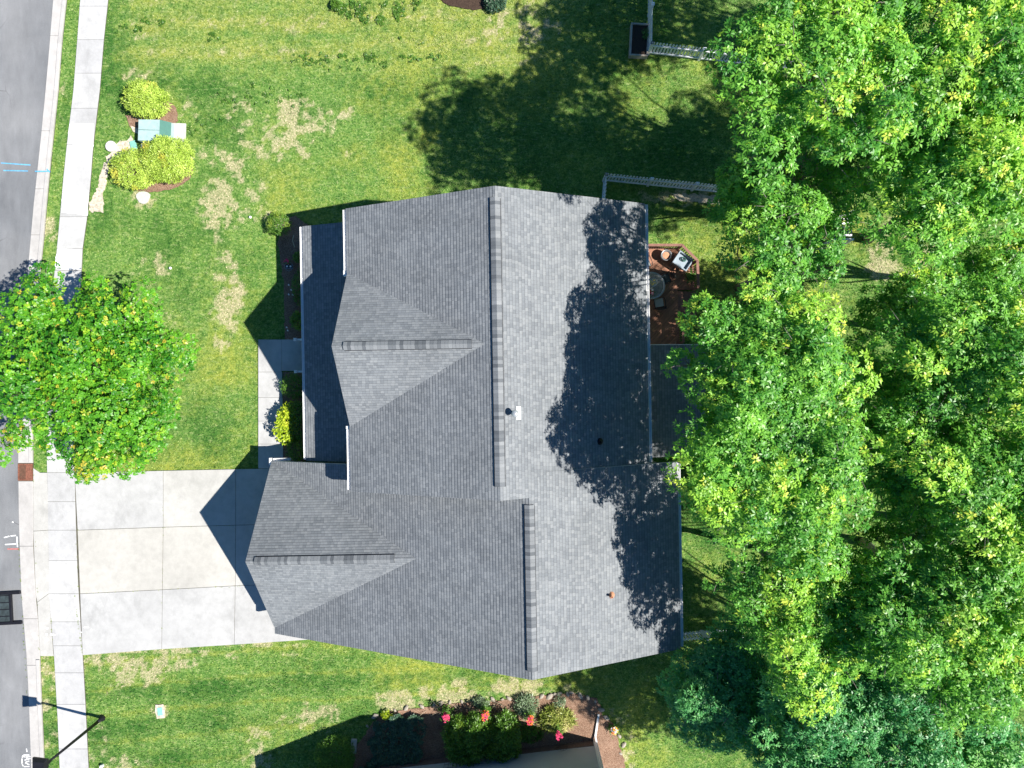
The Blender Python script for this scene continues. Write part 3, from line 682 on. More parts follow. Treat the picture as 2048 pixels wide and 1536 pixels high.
# grass blades: far too many to count
def in_poly(x, y, poly):
    r = np.zeros(len(x), bool); n = len(poly)
    for i in range(n):
        x1, y1 = poly[i]; x2, y2 = poly[(i + 1) % n]
        if y1 == y2: continue
        r ^= ((y1 > y) != (y2 > y)) & (x < (x2 - x1) * (y - y1) / (y2 - y1) + x1)
    return r
rng = np.random.RandomState(3); n = 330000
bx = rng.uniform(-26.5, 27, n); by = rng.uniform(-20.2, 20.2, n)
ppx = bx * F / H + 1024; ppy = 768 - by * F / H
yy = np.linspace(-500, 2100, 261)
cl = np.interp(ppy, yy, [curbR(v) for v in yy]); wl = np.interp(ppy, yy, [walkL(v) for v in yy]); wr = np.interp(ppy, yy, [walkR(v) for v in yy])
e = 1.2 * (rng.rand(n) - 0.75) * 2
keep = ((ppx > wr + e) | ((ppx > cl + e * .6) & (ppx < wl - e * .6)))
for P in ([(60, 943), (152, 945), (520, 937), (620, 936), (620, 1282), (300, 1299), (165, 1310), (60, 1312)], [(516, 678), (612, 678), (612, 938), (516, 938)], [(560, 440), (590, 432), (618, 452), (618, 690), (567, 690), (556, 490)],
          [(690, 1600), (715, 1490), (745, 1445), (770, 1425), (830, 1417), (900, 1408), (990, 1402), (1060, 1392), (1140, 1386), (1195, 1398), (1205, 1430), (1232, 1450), (1238, 1490), (1262, 1560), (1270, 1640)],
          [(565, 420), (1240, 380), (1300, 420), (1300, 1280), (1060, 1275), (560, 1280)], [(862, -60), (868, -8), (900, 12), (945, 20), (985, 16), (1006, 4), (1015, -60)],
          [(226, 290), (265, 272), (272, 300), (240, 312), (222, 318), (206, 392), (208, 424), (178, 420), (196, 380), (200, 345), (215, 315)], ring(305, 340, 80, 42), ring(310, 245, 46, 38)):
    Pj = [(a + .0, b) for a, b in P]; keep &= ~in_poly(ppx + rng.uniform(-2, 2, n), ppy + rng.uniform(-2, 2, n), Pj)
bx, by = bx[keep], by[keep]; n = len(bx)
C = np.stack([bx, by, np.full(n, -0.01)], 1)
d_, l_, y_ = attrs(bx, by)
ang = rng.uniform(0, 6.283, n); hh = rng.uniform(0.02, 0.055, n) * (1 + 0.5 * l_ - 0.4 * d_); ww = rng.uniform(0.012, 0.03, n); ln = rng.uniform(0.02, 0.06, n)
dx, dy = np.cos(ang), np.sin(ang)
V = np.stack([C + np.stack([-dy * ww, dx * ww, 0 * ww], 1), C + np.stack([dy * ww, -dx * ww, 0 * ww], 1), C + np.stack([dx * ln, dy * ln, hh], 1)], 1).reshape(-1, 3)
grass = fast_mesh('grass', V, np.arange(len(V)).reshape(-1, 3), M['blade'], {'dry': np.repeat(d_, 3), 'lush': np.repeat(l_, 3), 'yel': np.repeat(y_, 3), 'tone': np.repeat(rng.rand(n), 3)}, nper=3)
tag(grass, 'short mown grass of the lawn, green to straw yellow', 'grass', kind='stuff')
# broad-leaved weeds in the upper lawn
W_ = []
for (cx, cy, rx, ry, k) in ((705, 20, 28, 18, 50), (730, 36, 12, 12, 20), (800, 20, 12, 24, 36), (762, 40, 8, 12, 14), (836, 12, 12, 12, 10), (245, 60, 14, 14, 6), (272, 55, 10, 8, 6), (297, 40, 12, 6, 8), (325, 45, 6, 8, 8), (280, 60, 8, 5, 5), (425, 72, 6, 4, 4), (620, 118, 40, 14, 22), (690, 112, 12, 6, 8), (740, 112, 20, 8, 12), (760, 40, 6, 8, 6), (820, 118, 24, 8, 12), (870, 115, 12, 6, 8), (740, 8, 40, 6, 16),
                          (480, 190, 40, 30, 14), (430, 80, 30, 10, 5), (560, 200, 60, 25, 16), (420, 260, 40, 30, 16), (700, 130, 90, 14, 22), (845, 88, 4, 4, 2), (800, 78, 3, 3, 2), (128, 200, 6, 6, 3)):
    for i in range(k):
        a = rng.uniform(0, 6.283); r = math.sqrt(rng.rand()); W_.append((*G(cx + rx * r * math.cos(a), cy + ry * r * math.sin(a)), rng.uniform(.01, .09)))
W_ = np.array(W_); V, Q, idx = rosettes(W_, np.tile([[0, 0, 1.0]], (len(W_), 1)) + rng.normal(size=(len(W_), 3)) * .15, 7, 0.12, 0.06, rng, tilt=(0.05, 0.8))
tag(fast_mesh('lawn_weeds', V, Q, L['box'], {'tone': rng.uniform(0, .6, len(W_))[idx], 'fresh': np.zeros(len(V))}), 'dark broad-leaved weeds scattered through the upper lawn', 'weeds', kind='stuff')

J_ = []
for (a, b, k) in (((330, 1179), (505, 1171), 12), ((168, 1187), (325, 1179), 10), ((327, 1000), (324, 1290), 16), ((150, 1190), (166, 1305), 26), ((103, 1230), (108, 1300), 10), ((152, 1060), (158, 1187), 6), ((68, 940), (80, 1310), 14), ((38, 1080), (56, 1400), 34), ((100, 1062), (470, 1050), 8)):
    for i in range(k):
        u = rng.rand(); J_.append((*G(a[0] + (b[0] - a[0]) * u + rng.normal() * .5, a[1] + (b[1] - a[1]) * u + rng.normal() * .5), .045))
J_ = np.array(J_); V, Q, idx = rosettes(J_, np.tile([[0, 0, 1.0]], (len(J_), 1)) + rng.normal(size=J_.shape) * .2, 5, 0.05, 0.02, rng, tilt=(0.05, 0.8))
tag(fast_mesh('joint_weeds', V, Q, L['daylily'], {'tone': rng.uniform(0, .4, len(J_))[idx], 'fresh': np.zeros(len(V))}), 'tiny weeds growing in the concrete joints', 'weeds', kind='stuff')

# ------------------------------------------------------------------ the house
house = empty('house', (0, 0, 0), R(1.0), 'grey shingle roofed house with cross gables in the middle of the plot', 'house')
GAP = 0.0
mainW = lambda x, y: 9.0 + 0.4903 * (x + 0.55)
mainE = lambda x, y: 9.0 - 0.4992 * (x + 0.55)
wingW = lambda x, y: 8.40 + 0.491 * (x - 0.62)
wingE = lambda x, y: 8.40 - 0.464 * (x - 0.62)
fgN = lambda x, y: 8.75 - 0.885 * (y - 1.65)
fgS = lambda x, y: 8.75 + 0.885 * (y - 1.65)
ggN = lambda x, y: 5.95 - 0.91 * (y + 7.65)
ggS = lambda x, y: 5.95 + 0.89 * (y + 7.65)
porch = lambda x, y: 2.62 + 0.34 * (x + 10.1)
rear = lambda x, y: 3.6 - 0.22 * (x - 5.6)
def roof(name, facets):
    mb = MB()
    for k, (poly, zf, down) in enumerate(facets): shingle_facet(mb, poly, zf, down, seed=k + 1)
    o = mb.build(name, M['shingle'], house)
    tb = MB()
    for poly, zf, down in facets: slab_under(tb, poly, zf, 0.18, 0.004)
    tb.build('fascia', M['white'], o)
    return o
main_roof = roof('main_roof', [([(-7.28, -4.66), (-0.55, -4.66), (-0.55, 7.94), (-7.28, 7.94)], mainW, (-1, 0)), ([(-0.55, -4.66), (6.06, -4.66), (6.06, 7.94), (-0.55, 7.94)], mainE, (1, 0))])
roof('front_gable_roof', [([(-7.25, 5.08), (-7.25, 1.65), (-1.06, 1.65), (-7.2, 5.1)], fgN, (0, 1)), ([(-7.25, 1.65), (-7.25, -1.80), (-7.2, -1.80), (-1.06, 1.65)], fgS, (0, -1))])
roof('wing_roof', [([(-11.9, -12.1), (0.62, -12.1), (0.62, -4.63), (-7.31, -4.63), (-7.31, -3.6), (-11.9, -3.6)], wingW, (-1, 0)), ([(0.62, -12.1), (7.41, -12.1), (7.41, -3.65), (0.62, -3.65)], wingE, (1, 0))])
roof('garage_gable_roof', [([(-11.92, -3.6), (-11.92, -7.65), (-4.37, -7.65), (-11.85, -3.6)], ggN, (0, 1)), ([(-11.92, -7.65), (-11.92, -11.75), (-11.85, -11.78), (-4.37, -7.65)], ggS, (0, -1))])
roof('porch_roof', [([(-10.1, -3.58), (-6.85, -3.58), (-6.85, 7.87), (-10.1, 7.87)], porch, (-1, 0))])
rear_roof = roof('rear_roof', [([(5.6, -3.62), (9.4, -3.62), (9.4, 1.75), (5.6, 1.75)], rear, (1, 0))])

def ridge_vent(a, b, zr, sx, sy, hw=0.2):
    """a, b: ends of the ridge (xy); sx, sy: fall of the two roof sides"""
    A, B = Vector((*a, zr)), Vector((*b, zr)); d = (B - A).normalized(); n_ = Vector((-d.y, d.x, 0)); Ln = (B - A).length
    mb = MB(); dk = MB()
    for sgn, sl_ in ((1, sx), (-1, sy)):
        o1 = Vector((0, 0, 0.085)); o2 = n_ * sgn * hw + Vector((0, 0, 0.085 - hw * sl_))
        k = int(Ln / 0.29)
        for i in range(k):
            s0, s1 = A + d * (Ln * i / k), A + d * (Ln * (i + 1) / k + 0.03)
            lift = Vector((0, 0, 0.012))
            P = [s0 + o1, s1 + o1 + lift, s1 + o2 + lift, s0 + o2]; D = [p - Vector((0, 0, 0.02)) for p in P]
            f = [(0, 1, 2, 3), (7, 6, 5, 4), (0, 4, 5, 1), (1, 5, 6, 2), (2, 6, 7, 3), (3, 7, 4, 0)]
            if sgn > 0: f = [q[::-1] for q in f]
            uv = [[(0.29 * i + 0.002, 3.5), (0.29 * i + 0.288, 3.5), (0.29 * i + 0.288, 3.5), (0.29 * i + 0.002, 3.5)]] + [[(0.29 * i + 0.1, 3.5)] * 4] * 5
            if sgn > 0: uv[0] = [uv[0][3], uv[0][2], uv[0][1], uv[0][0]]
            mb.add(P + D, f, 0, uv)
        w2 = hw + 0.022
        P = [A + n_ * 0, B + n_ * 0, B + n_ * sgn * w2 - Vector((0, 0, w2 * sl_)), A + n_ * sgn * w2 - Vector((0, 0, w2 * sl_))]
        T = [p + Vector((0, 0, 0.058)) for p in P]; P = [p - Vector((0, 0, 0.01)) for p in P]
        dk.add(P + T, [(0, 1, 2, 3), (7, 6, 5, 4), (0, 4, 5, 1), (1, 5, 6, 2), (2, 6, 7, 3), (3, 7, 4, 0)])
    o = mb.build('ridge_vent', M['cap'], house); dk.build('vent_shadow_base', M['cap_dark'], o)  # near-black base paints the gap shadow along the vent sides
ridge_vent((-0.55, -4.1), (-0.55, 7.45), 9.0, 0.4903, 0.4992)
ridge_vent((0.62, -11.75), (0.62, -4.98), 8.40, 0.491, 0.464)
ridge_vent((-1.6, 1.65), (-6.75, 1.65), 8.75, 0.885, 0.885, 0.17)
ridge_vent((-5.35, -7.65), (-11.5, -7.65), 5.95, 0.89, 0.91, 0.18)
# gutters (open troughs with hanger straps)
def gutter(a, b, z, out, strap=1.2):
    A, B = Vector((*a, z)), Vector((*b, z)); o = Vector((out[0], out[1], 0)); mb = MB(); w_ = 0.125
    prof = [(0.0, 0.0), (0.0, -0.11), (w_ * .7, -0.11), (w_, -0.05), (w_, 0.0)]
    th = 0.018; pr = prof + [(x - (th if x > w_ * .5 else -th), y + (th if y < -.1 else 0)) for x, y in prof[::-1]]
    V = [p + o * x + Vector((0, 0, y)) for p in (A, B) for x, y in pr]; n_ = len(pr)
    mb.add(V, [(i, (i + 1) % n_, n_ + (i + 1) % n_, n_ + i) for i in range(n_)])
    for p in (A, B):
        mb.add([p + o * x + Vector((0, 0, y)) for x, y in prof], [tuple(range(5))])
    Ln = (B - A).length; k = int(Ln / strap)
    for i in range(1, k): 
        p = A + (B - A) * i / k; mb.bar(p + Vector((0, 0, -0.005)), p + o * w_ + Vector((0, 0, -0.005)), 0.03, 0.012)
    return mb.build('gutter', M['white'], house)
gutter((-7.29, 7.9), (-7.29, 5.2), 5.66, (-1, 0)); gutter((-7.29, -1.9), (-7.29, -4.6), 5.66, (-1, 0))
gutter((6.07, -3.6), (6.07, 7.9), 5.67, (1, 0)); gutter((7.42, -12.0), (7.42, -3.7), 5.22, (1, 0))
gutter((-10.11, -3.5), (-10.11, 7.85), 2.60, (-1, 0)); gutter((-11.85, -3.585), (-11.0, -3.585), 2.20, (0, 1), 0.4)
mb = MB(); mb.box((-11.99, -3.62, 2.16), (0.12, 0.36, 0.16)); mb.build('cornice_return', M['white'], house, bevel=0.01)
mb = MB(); mb.box((-7.36, 5.25, 5.5), (0.2, 0.6, 0.16)); mb.build('cornice_return', M['white'], house, bevel=0.01)
mb = MB(); mb.box((-7.36, -2.05, 5.5), (0.2, 0.6, 0.16)); mb.build('cornice_return', M['white'], house, bevel=0.01)
mb = MB(); mb.box((7.5, 1.75 - 0.0, 2.95), (3.8, 0.07, 0.14), tilt=(math.atan(0.22), 'Y')); mb.build('rake_trim', M['white'], rear_roof)
# walls
def prof_wall(name, prof, y0, y1, mat=None):
    mb = MB(); n_ = len(prof); V = [(x, y0, z) for x, z in prof] + [(x, y1, z) for x, z in prof]
    mb.add(V, [tuple(range(n_)), tuple(range(2 * n_ - 1, n_ - 1, -1))] + [(i, n_ + i, n_ + (i + 1) % n_, (i + 1) % n_) for i in range(n_)])
    return mb.build(name, mat or M['siding'], house)
wm = prof_wall('main_wall', [(-6.9, -0.05), (5.65, -0.05), (5.65, 5.65), (-0.55, 8.74), (-6.9, 5.62)], -4.3, 7.55)
prof_wall('wing_wall', [(-11.4, -0.05), (6.98, -0.05), (6.98, 5.2), (0.62, 8.14), (-11.4, 2.24)], -11.75, -3.95)
mb = MB()
for (yc, zr, hw, x0, x1, zb) in ((1.65, 8.5, 2.7, -6.95, -3.0, 5.4), (-7.65, 5.7, 3.5, -11.45, -8, 2.0)):
    V = [(x, yc + dy_, z) for x in (x0, x1) for dy_, z in ((-hw, zb), (hw, zb), (hw, zr - hw * .9), (0, zr), (-hw, zr - hw * .9))]
    mb.add(V, [(4, 3, 2, 1, 0), (5, 6, 7, 8, 9)] + [(i, (i + 1) % 5, 5 + (i + 1) % 5, 5 + i) for i in range(5)])
mb.build('gable_wall', M['siding'], house)
def window(c, w_, h_, ax):
    """ax: outward unit vector (x or y)"""
    mb = MB(); fr = MB(); t = Vector((-ax[1], ax[0], 0)); o = Vector((ax[0], ax[1], 0)); c = Vector(c)
    q = lambda m_, u, z, su, sz, dp, off: m_.add([c + t * (u + a * su / 2) + Vector((0, 0, z + b * sz / 2)) + o * (off + e_ * dp) for e_ in (0, 1) for a, b in ((-1, -1), (1, -1), (1, 1), (-1, 1))],
        [(3, 2, 1, 0), (4, 5, 6, 7), (0, 1, 5, 4), (1, 2, 6, 5), (2, 3, 7, 6), (3, 0, 4, 7)])
    for u in (-w_ / 2 - .04, w_ / 2 + .04): q(fr, u, 0, .09, h_ + .17, .06, .0)
    for z in (-h_ / 2 - .04, 0, h_ / 2 + .04): q(fr, 0, z, w_ - .01, .08, .055, .0)
    q(mb, 0, 0, w_, h_, .02, .002)
    f = fr.build('window', M['white'], house); mb.build('pane', M['glass'], f)
for (c, w_, h_, ax) in (((-6.9, 6.2, 4.3), 1.1, 1.5, (-1, 0)), ((-6.9, -3.2, 4.3), 1.0, 1.4, (-1, 0)), ((-6.96, 1.65, 6.1), 1.6, 1.3, (-1, 0)), ((-6.9, 4.5, 1.6), 1.6, 1.5, (-1, 0)), ((-6.9, 6.6, 1.6), .9, 1.5, (-1, 0)),
                        ((-3.5, 7.55, 4.3), .9, 1.4, (0, 1)), ((2.5, 7.55, 4.3), 1.2, 1.4, (0, 1)), ((2.0, 7.55, 1.6), 1.2, 1.4, (0, 1)), ((5.65, 5.5, 4.3), 1.4, 1.4, (1, 0)), ((5.65, 2.5, 4.3), 1.0, 1.4, (1, 0)), ((6.98, -6.0, 3.9), 1.4, 1.3, (1, 0)), ((6.98, -10.0, 1.7), 1.4, 1.3, (1, 0)),
                        ((-3.0, -11.75, 3.5), 1.0, 1.3, (0, -1)), ((3.2, -11.75, 4.2), 1.2, 1.4, (0, -1)), ((3.2, -11.75, 1.6), 1.2, 1.4, (0, -1))): window(c, w_, h_, ax)
mb = MB(); 
for k in range(4): mb.box((-11.43, -7.65, 0.3 + 0.53 * k), (0.06, 4.9, 0.5))
mb.build('garage_door', M['white'], house, bevel=0.01)
mb = MB(); mb.box((-6.92, 0.9, 1.25), (0.06, 0.95, 2.1)); fd = mb.build('front_door', plain('door_paint', (0.10, 0.03, 0.03), 0.4), house)
mb = MB(); mb.tube([(-6.97, 0.55, 1.2), (-7.02, 0.55, 1.2)], 0.03); mb.build('handle', M['pipe'], fd)
mb = MB(); mb.box((-8.45, 2.1, 0.12), (3.1, 11.3, 0.24)); mb.build('porch_floor', M['conc_pad'], house)
for y in (-3.2, 0.75, 2.5, 5.1, 7.6):
    mb = MB(); mb.box((-9.85, y, 0.4), (0.26, 0.26, 0.34)); mb.tube([(-9.85, y, 0.5), (-9.85, y, 2.45)], [0.10, 0.085], 12); mb.box((-9.85, y, 2.44), (0.24, 0.24, 0.08)); mb.build('porch_column', M['white'], house)
# hand rails beside the steps: newel, sloping rail, balusters
for wy in (G(0, 679, 0.9)[1], G(0, 743, 0.9)[1]):
    ly = wy + 0.19
    mb = MB(); x0 = -11.05
    mb.box((x0, ly, 0.45), (0.11, 0.11, 0.9)); mb.box((x0, ly, 0.92), (0.16, 0.16, 0.05)); mb.box((x0, ly, 0.965), (0.09, 0.09, 0.04))
    mb.bar((x0, ly, 0.84), (-9.97, ly, 1.08), 0.09, 0.06); mb.bar((x0, ly, 0.2), (-9.97, ly, 0.42), 0.05, 0.05)
    for i in range(1, 8):
        x = x0 + 0.135 * i; mb.bar((x, ly, 0.2 + 0.02 * i), (x, ly, 0.84 + 0.03 * i), 0.03)
    mb.build('hand_rail', M['white'], house)
mb = MB(); mb.box((-10.3, 1.62, 0.11), (0.5, 1.55, 0.16)); mb.build('step', M['conc_pad'], house)
# down pipes
for (x, y, z1) in ((-10.2, 7.7, 2.5), (-10.2, -3.3, 2.5), (6.2, 7.7, 5.6), (7.5, -11.9, 5.1)):
    mb = MB(); xx = x + (0.25 if x < 0 else -0.25); mb.bar((x, y, z1), (xx, y, z1 - 0.3), 0.07, 0.06); mb.bar((xx, y, z1 - 0.3), (xx, y, 0.15), 0.07, 0.06); mb.build('downspout', M['white'], house)
# roof pipes
def onroof(px, py, zf):
    z = 7.0
    for _ in range(20):
        x, y = G(px, py, z); xl, yl = x * math.cos(R(1)) + y * math.sin(R(1)), y * math.cos(R(1)) - x * math.sin(R(1)); z = zf(xl, yl)
    return xl, yl, z
x, y, z = onroof(1036, 826, mainE)
mb = MB(); mb.box((x + .02, y, z + 0.025), (0.22, 0.55, 0.02), tilt=(math.atan(.4992), 'Y')); fl = mb.build('flashing', M['lead'], house)
mb = MB(); mb.lathe([(0.13, -0.02), (0.10, 0.1), (0.075, 0.12), (0.075, 0.42), (0.13, 0.44), (0.15, 0.50), (0.14, 0.56), (0.06, 0.60), (0.0, 0.61)], 20, (x - .12, y, z + 0.06)); mb.build('flue', M['pipe'], fl, smooth=True)
for (px, py, zf) in ((1222, 1190, wingE), (1199, 883, mainE)):
    x, y, z = onroof(px, py, zf); mb = MB(); mb.lathe([(0.16, -0.04), (0.15, 0.02), (0.06, 0.10), (0.05, 0.34), (0.035, 0.34), (0.035, 0.2), (0, 0.2)], 14, (x, y, z)); mb.build('vent_pipe', M['terracotta'] if px == 1222 else M['black'], house, smooth=True)

# ------------------------------------------------------------------ back deck
dk = empty('wooden_deck', (*G(1340, 590, 0.75), 0), R(1.0), 'red-brown wooden deck with chamfered corner behind the house', 'deck')
ox, oy = dk.location.x, dk.location.y
def DL(px, py, z):
    x, y = G(px, py, z); dx_, dy_ = x - ox, y - oy; c, s = math.cos(R(1)), math.sin(R(1)); return (dx_ * c + dy_ * s, dy_ * c - dx_ * s)
zt = 1.78
outer = [DL(1285, 490, zt), DL(1364, 490, zt), DL(1395, 521, zt), DL(1397, 574, zt)]
xe = outer[3][0]; x_in = DL(1356, 600, .75)[0]; y_s = DL(1300, 690, .75)[1]; y_st = DL(1300, 574, zt)[1]
x_w = DL(1270, 600, .75)[0]
fl_poly = [(x_w, y_s), (x_in, y_s), (x_in, y_st), (xe, y_st), outer[2], outer[1], (x_w, outer[0][1])]
mb = MB(); mb.prism(fl_poly, 0.71, 0.75); mb.build('deck_floor', M['deck'], dk)
mb = MB()
for a, b in zip(fl_poly, fl_poly[1:]): mb.bar((*a, 0.58), (*b, 0.58), 0.04, 0.2)
mb.build('rim_joist', M['deck_rail'], dk)
for p in ((x_w + .6, y_s + .2), (x_in - .15, y_s + .2), (x_in - .1, y_st), (xe - .1, y_st + .1), outer[2], outer[1], (x_w + 1, outer[0][1] - .1)):
    mb = MB(); mb.box((p[0], p[1], 0.3), (.12, .12, .72)); mb.build('support_post', M['deck_rail'], dk)
def deck_rail(a, b):
    a3 = Vector((*a, zt)); b3 = Vector((*b, zt)); Ln = (b3 - a3).length
    mb = MB(); mb.bar(a3, b3, 0.13, 0.035); mb.bar(a3 - Vector((0, 0, .09)), b3 - Vector((0, 0, .09)), 0.04, 0.08); 
    top = mb.build('railing', M['deck_rail'], dk); MB().bar(a3 - Vector((0, 0, .93)), b3 - Vector((0, 0, .93)), 0.04, 0.08).build('bottom_rail', M['deck_rail'], top)
    mb = MB(); n_ = int(Ln / .125)
    for i in range(n_ + 1):
        p = a3.lerp(b3, (i + .5) / (n_ + 1)); mb.bar(p - Vector((0, 0, .95)), p - Vector((0, 0, .06)), 0.036)
    mb.build('baluster', M['deck_rail'], top)
for a, b in zip(outer, outer[1:]): deck_rail(a, b)
deck_rail((x_in, y_s + 0.05), (x_in, y_st - 1.35)); 
for p in (outer[1], outer[2], outer[3], (x_in, y_s + .05), (x_in, y_st - 1.35)):
    mb = MB(); mb.box((p[0], p[1], 1.22), (.1, .1, 1.1)); mb.build('rail_post', M['deck_rail'], dk)
for i in range(4):
    mb = MB(); mb.box((x_in + .16 + .27 * i, y_st - .68, .60 - .17 * i), (.26, 1.2, .05)); mb.build('step', M['deck_rail'], dk)
# round lattice table, its things and the chairs
def table_at(px, py):
    x, y = G(px, py, 1.48); t = empty('patio_table', (x, y, .75), 0, 'round grey lattice-topped patio table beside the gutter edge', 'table')
    mb = MB(); mb.lathe([(0.0, .715), (.60, .715), (.60, .725), (0, .725)], 40); mb.build('tabletop', M['tabletop'], t)
    mb = MB(); mb.lathe([(.60, .705), (.68, .70), (.695, .715), (.68, .73), (.60, .728), (.60, .705)], 40); mb.build('table_rim', M['metal'], t, smooth=True)
    for i in range(4):
        a = .5 + i * math.pi / 2; mb = MB(); mb.tube([(.5 * math.cos(a), .5 * math.sin(a), .70), (.32 * math.cos(a), .32 * math.sin(a), .3), (.5 * math.cos(a), .5 * math.sin(a), 0)], .018, 6); mb.build('leg', M['black'], t)
    return x, y
tx, ty = table_at(1303, 571)
def flowers_obj(name, x, y, z, label, cat, petal, n, r, seed, pot=None, group=None, h=.18, leafmat='box'):
    rng = np.random.RandomState(seed); t = empty(name, (x, y, z), 0, label, cat, group)
    if pot:
        mb = MB(); rp, hp, pm = pot; mb.lathe([(0, 0), (rp * .72, 0), (rp, hp), (rp * 1.08, hp), (rp * 1.08, hp + .03), (rp * .93, hp + .03), (rp * .88, hp - .03), (0, hp - .03)], 24); mb.build('pot', M[pm], t, smooth=False); z0 = hp
    else: z0 = 0
    P = np.stack([rng.normal(size=n * 2) * r * .5, rng.normal(size=n * 2) * r * .5, z0 + rng.uniform(.02, h * .8, n * 2)], 1)
    V, Q, idx = rosettes(P, np.tile([[0, 0, 1.0]], (len(P), 1)) + rng.normal(size=P.shape) * .3, 5, r * .38, r * .16, rng, tilt=(0, .9))
    fast_mesh('leaves', V, Q, L[leafmat], {'tone': rng.rand(len(P))[idx], 'fresh': np.zeros(len(V))}, t)
    if petal:
        a = rng.rand(n) * 6.283; rr = r * .75 * np.sqrt(rng.rand(n)); P = np.stack([rr * np.cos(a), rr * np.sin(a), z0 + h * rng.uniform(.7, 1.1, n)], 1)
        for k, pm in enumerate(petal):
            S = P[k::len(petal)]
            V, Q, idx = rosettes(S, np.tile([[0, 0, 1.0]], (len(S), 1)) + rng.normal(size=S.shape) * .25, 6, .055 if r > .12 else .035, .045 if r > .12 else .03, rng, tilt=(.1, .7), mid=.6)
            fast_mesh('blossom', V, Q, M[pm], None, t)
    return t
flowers_obj('flower_pot', tx - .02, ty - .35, 1.478, 'small pot of red and white flowers on the patio table', 'potted plant', ['pink', 'whitep'], 12, .13, 5, pot=(.08, .12, 'black'), h=.14)
t = empty('serving_tray', (tx + .08, ty + .16, 1.478), .4, 'pale tray of yellow trinkets on the patio table', 'tray')
mb = MB(); mb.lathe([(0, 0), (.2, 0), (.23, .03), (.22, .03), (.19, .012), (0, .012)], 24); mb.build('dish', M['metal'], t)
rng_ = random.Random(4)
for i in range(12): MB().lathe([(0, 0), (.026, .005), (.022, .03), (0, .04)], 8, (rng_.uniform(-.15, .15), rng_.uniform(-.12, .12), .012)).build('trinket', M['yellow'], t)
def chair(px, py, rz, label, seat):
    x, y = G(px, py, 1.2); t = empty('patio_chair', (x, y, .75), rz, label, 'chair', 'black metal chairs around the patio table')
    # faces +y local; back at -y
    mb = MB(); mb.box((0, 0, .42), (.46, .46, .035)); mb.build('seat_frame', M['black'], t, bevel=.01)
    mb = MB(); mb.box((0, .01, .475), (.43, .43, .07)); mb.build('cushion', seat, t, bevel=.03)
    mb = MB(); bk = [(-.24, -.22, .40), (-.27, -.30, .70), (-.24, -.36, .93), (0, -.39, .98), (.24, -.36, .93), (.27, -.30, .70), (.24, -.22, .40)]
    mb.tube(bk, .018, 7)
    mb.build('back_frame', M['black'], t)
    mb = MB()
    for k in range(7): u = -.18 + .06 * k; mb.bar((u, -.24, .45), (u, -.365, .93), .022, .012)
    for z in (.6, .78): mb.bar((-.24, -.24 - (z - .4) * .22, z), (.24, -.24 - (z - .4) * .22, z), .02, .012)
    mb.build('backrest', M['black'], t)
    for s in (-1, 1):
        mb = MB(); mb.tube([(s * .26, -.28, .66), (s * .29, 0, .67), (s * .27, .22, .63), (s * .25, .24, .42)], .018, 6); mb.build('armrest', M['black'], t)
        for yy_ in (-.2, .2):
            mb = MB(); mb.tube([(s * .21, yy_, .42), (s * .24, yy_ * 1.2, 0)], .016, 6); mb.build('leg', M['black'], t)
    return t
chair(1331, 557, R(112), 'black metal chair with patterned seat pulled up right of the patio table', M['dark'])
chair(1318, 606, R(10), 'black metal chair with plain grey cushion below the patio table', M['fabric'])
chair(1291, 526, R(200), 'black metal chair half hidden under the eaves above the patio table', M['fabric'])
# big pot, square table planter, railing plant
x, y = G(1333, 510, 1.25); t = empty('planter_pot', (x, y, .75), 0, 'round grey rimmed pot of terracotta-coloured soil on the deck', 'pot')
mb = MB(); mb.lathe([(0, 0), (.2, 0), (.26, .2), (.285, .5), (.27, .52), (.235, .5), (.22, .40), (0, .40)], 32); mb.build('pot', M['metal'], t, smooth=True)
mb = MB(); mb.lathe([(0, .435), (.1, .43), (.175, .41), (.18, .38)], 24); mb.build('clay_dish', M['terracotta'], t)
x, y = G(1366, 522, 1.5); t = empty('utility_table', (x, y, .75), R(-34), 'blue-grey square sink table with a green hose coiled in it', 'table')
mb = MB(); W2, D2 = .42, .36
mb.box((0, 0, .62), (2 * W2 - .12, 2 * D2 - .12, .02))
for s in (-1, 1): mb.box((s * (W2 - .03), 0, .72), (.06, 2 * D2, .2)); mb.box((0, s * (D2 - .03), .72), (2 * W2 - .121, .06, .198))
mb.build('basin', plain('blue_grey_enamel', (.30, .36, .42), .4, .12, 4), t, bevel=.012)
mb = MB(); 
for s in (-1, 1):
    for q in (-1, 1): mb.box((s * (W2 - .05), q * (D2 - .05), .31), (.06, .06, .61))
mb.box((0, 0, .2), (2 * W2 - .2, 2 * D2 - .2, .02)); mb.build('stand', M['metal'], t)
mb = MB(); pts = []
for i in range(40):
    a = i * .5; r = .14 - .001 * i; pts.append((-.02 + r * math.cos(a), .1 + r * .8 * math.sin(a), .65 + .0035 * i))
mb.tube(pts, .016, 6); hs = mb.build('hose', M['green_d'], None, smooth=True); hs.location = t.location; hs.rotation_euler = t.rotation_euler
tag(hs, 'dark green hose coiled in the blue-grey sink table', 'hose')
px_, py_ = G(1381, 553, 1.1)
flowers_obj('potted_plant', px_, py_, .75, 'leafy green plant in a dark pot against the right deck railing', 'potted plant', None, 60, .24, 8, pot=(.16, .26, 'black'), h=.35)

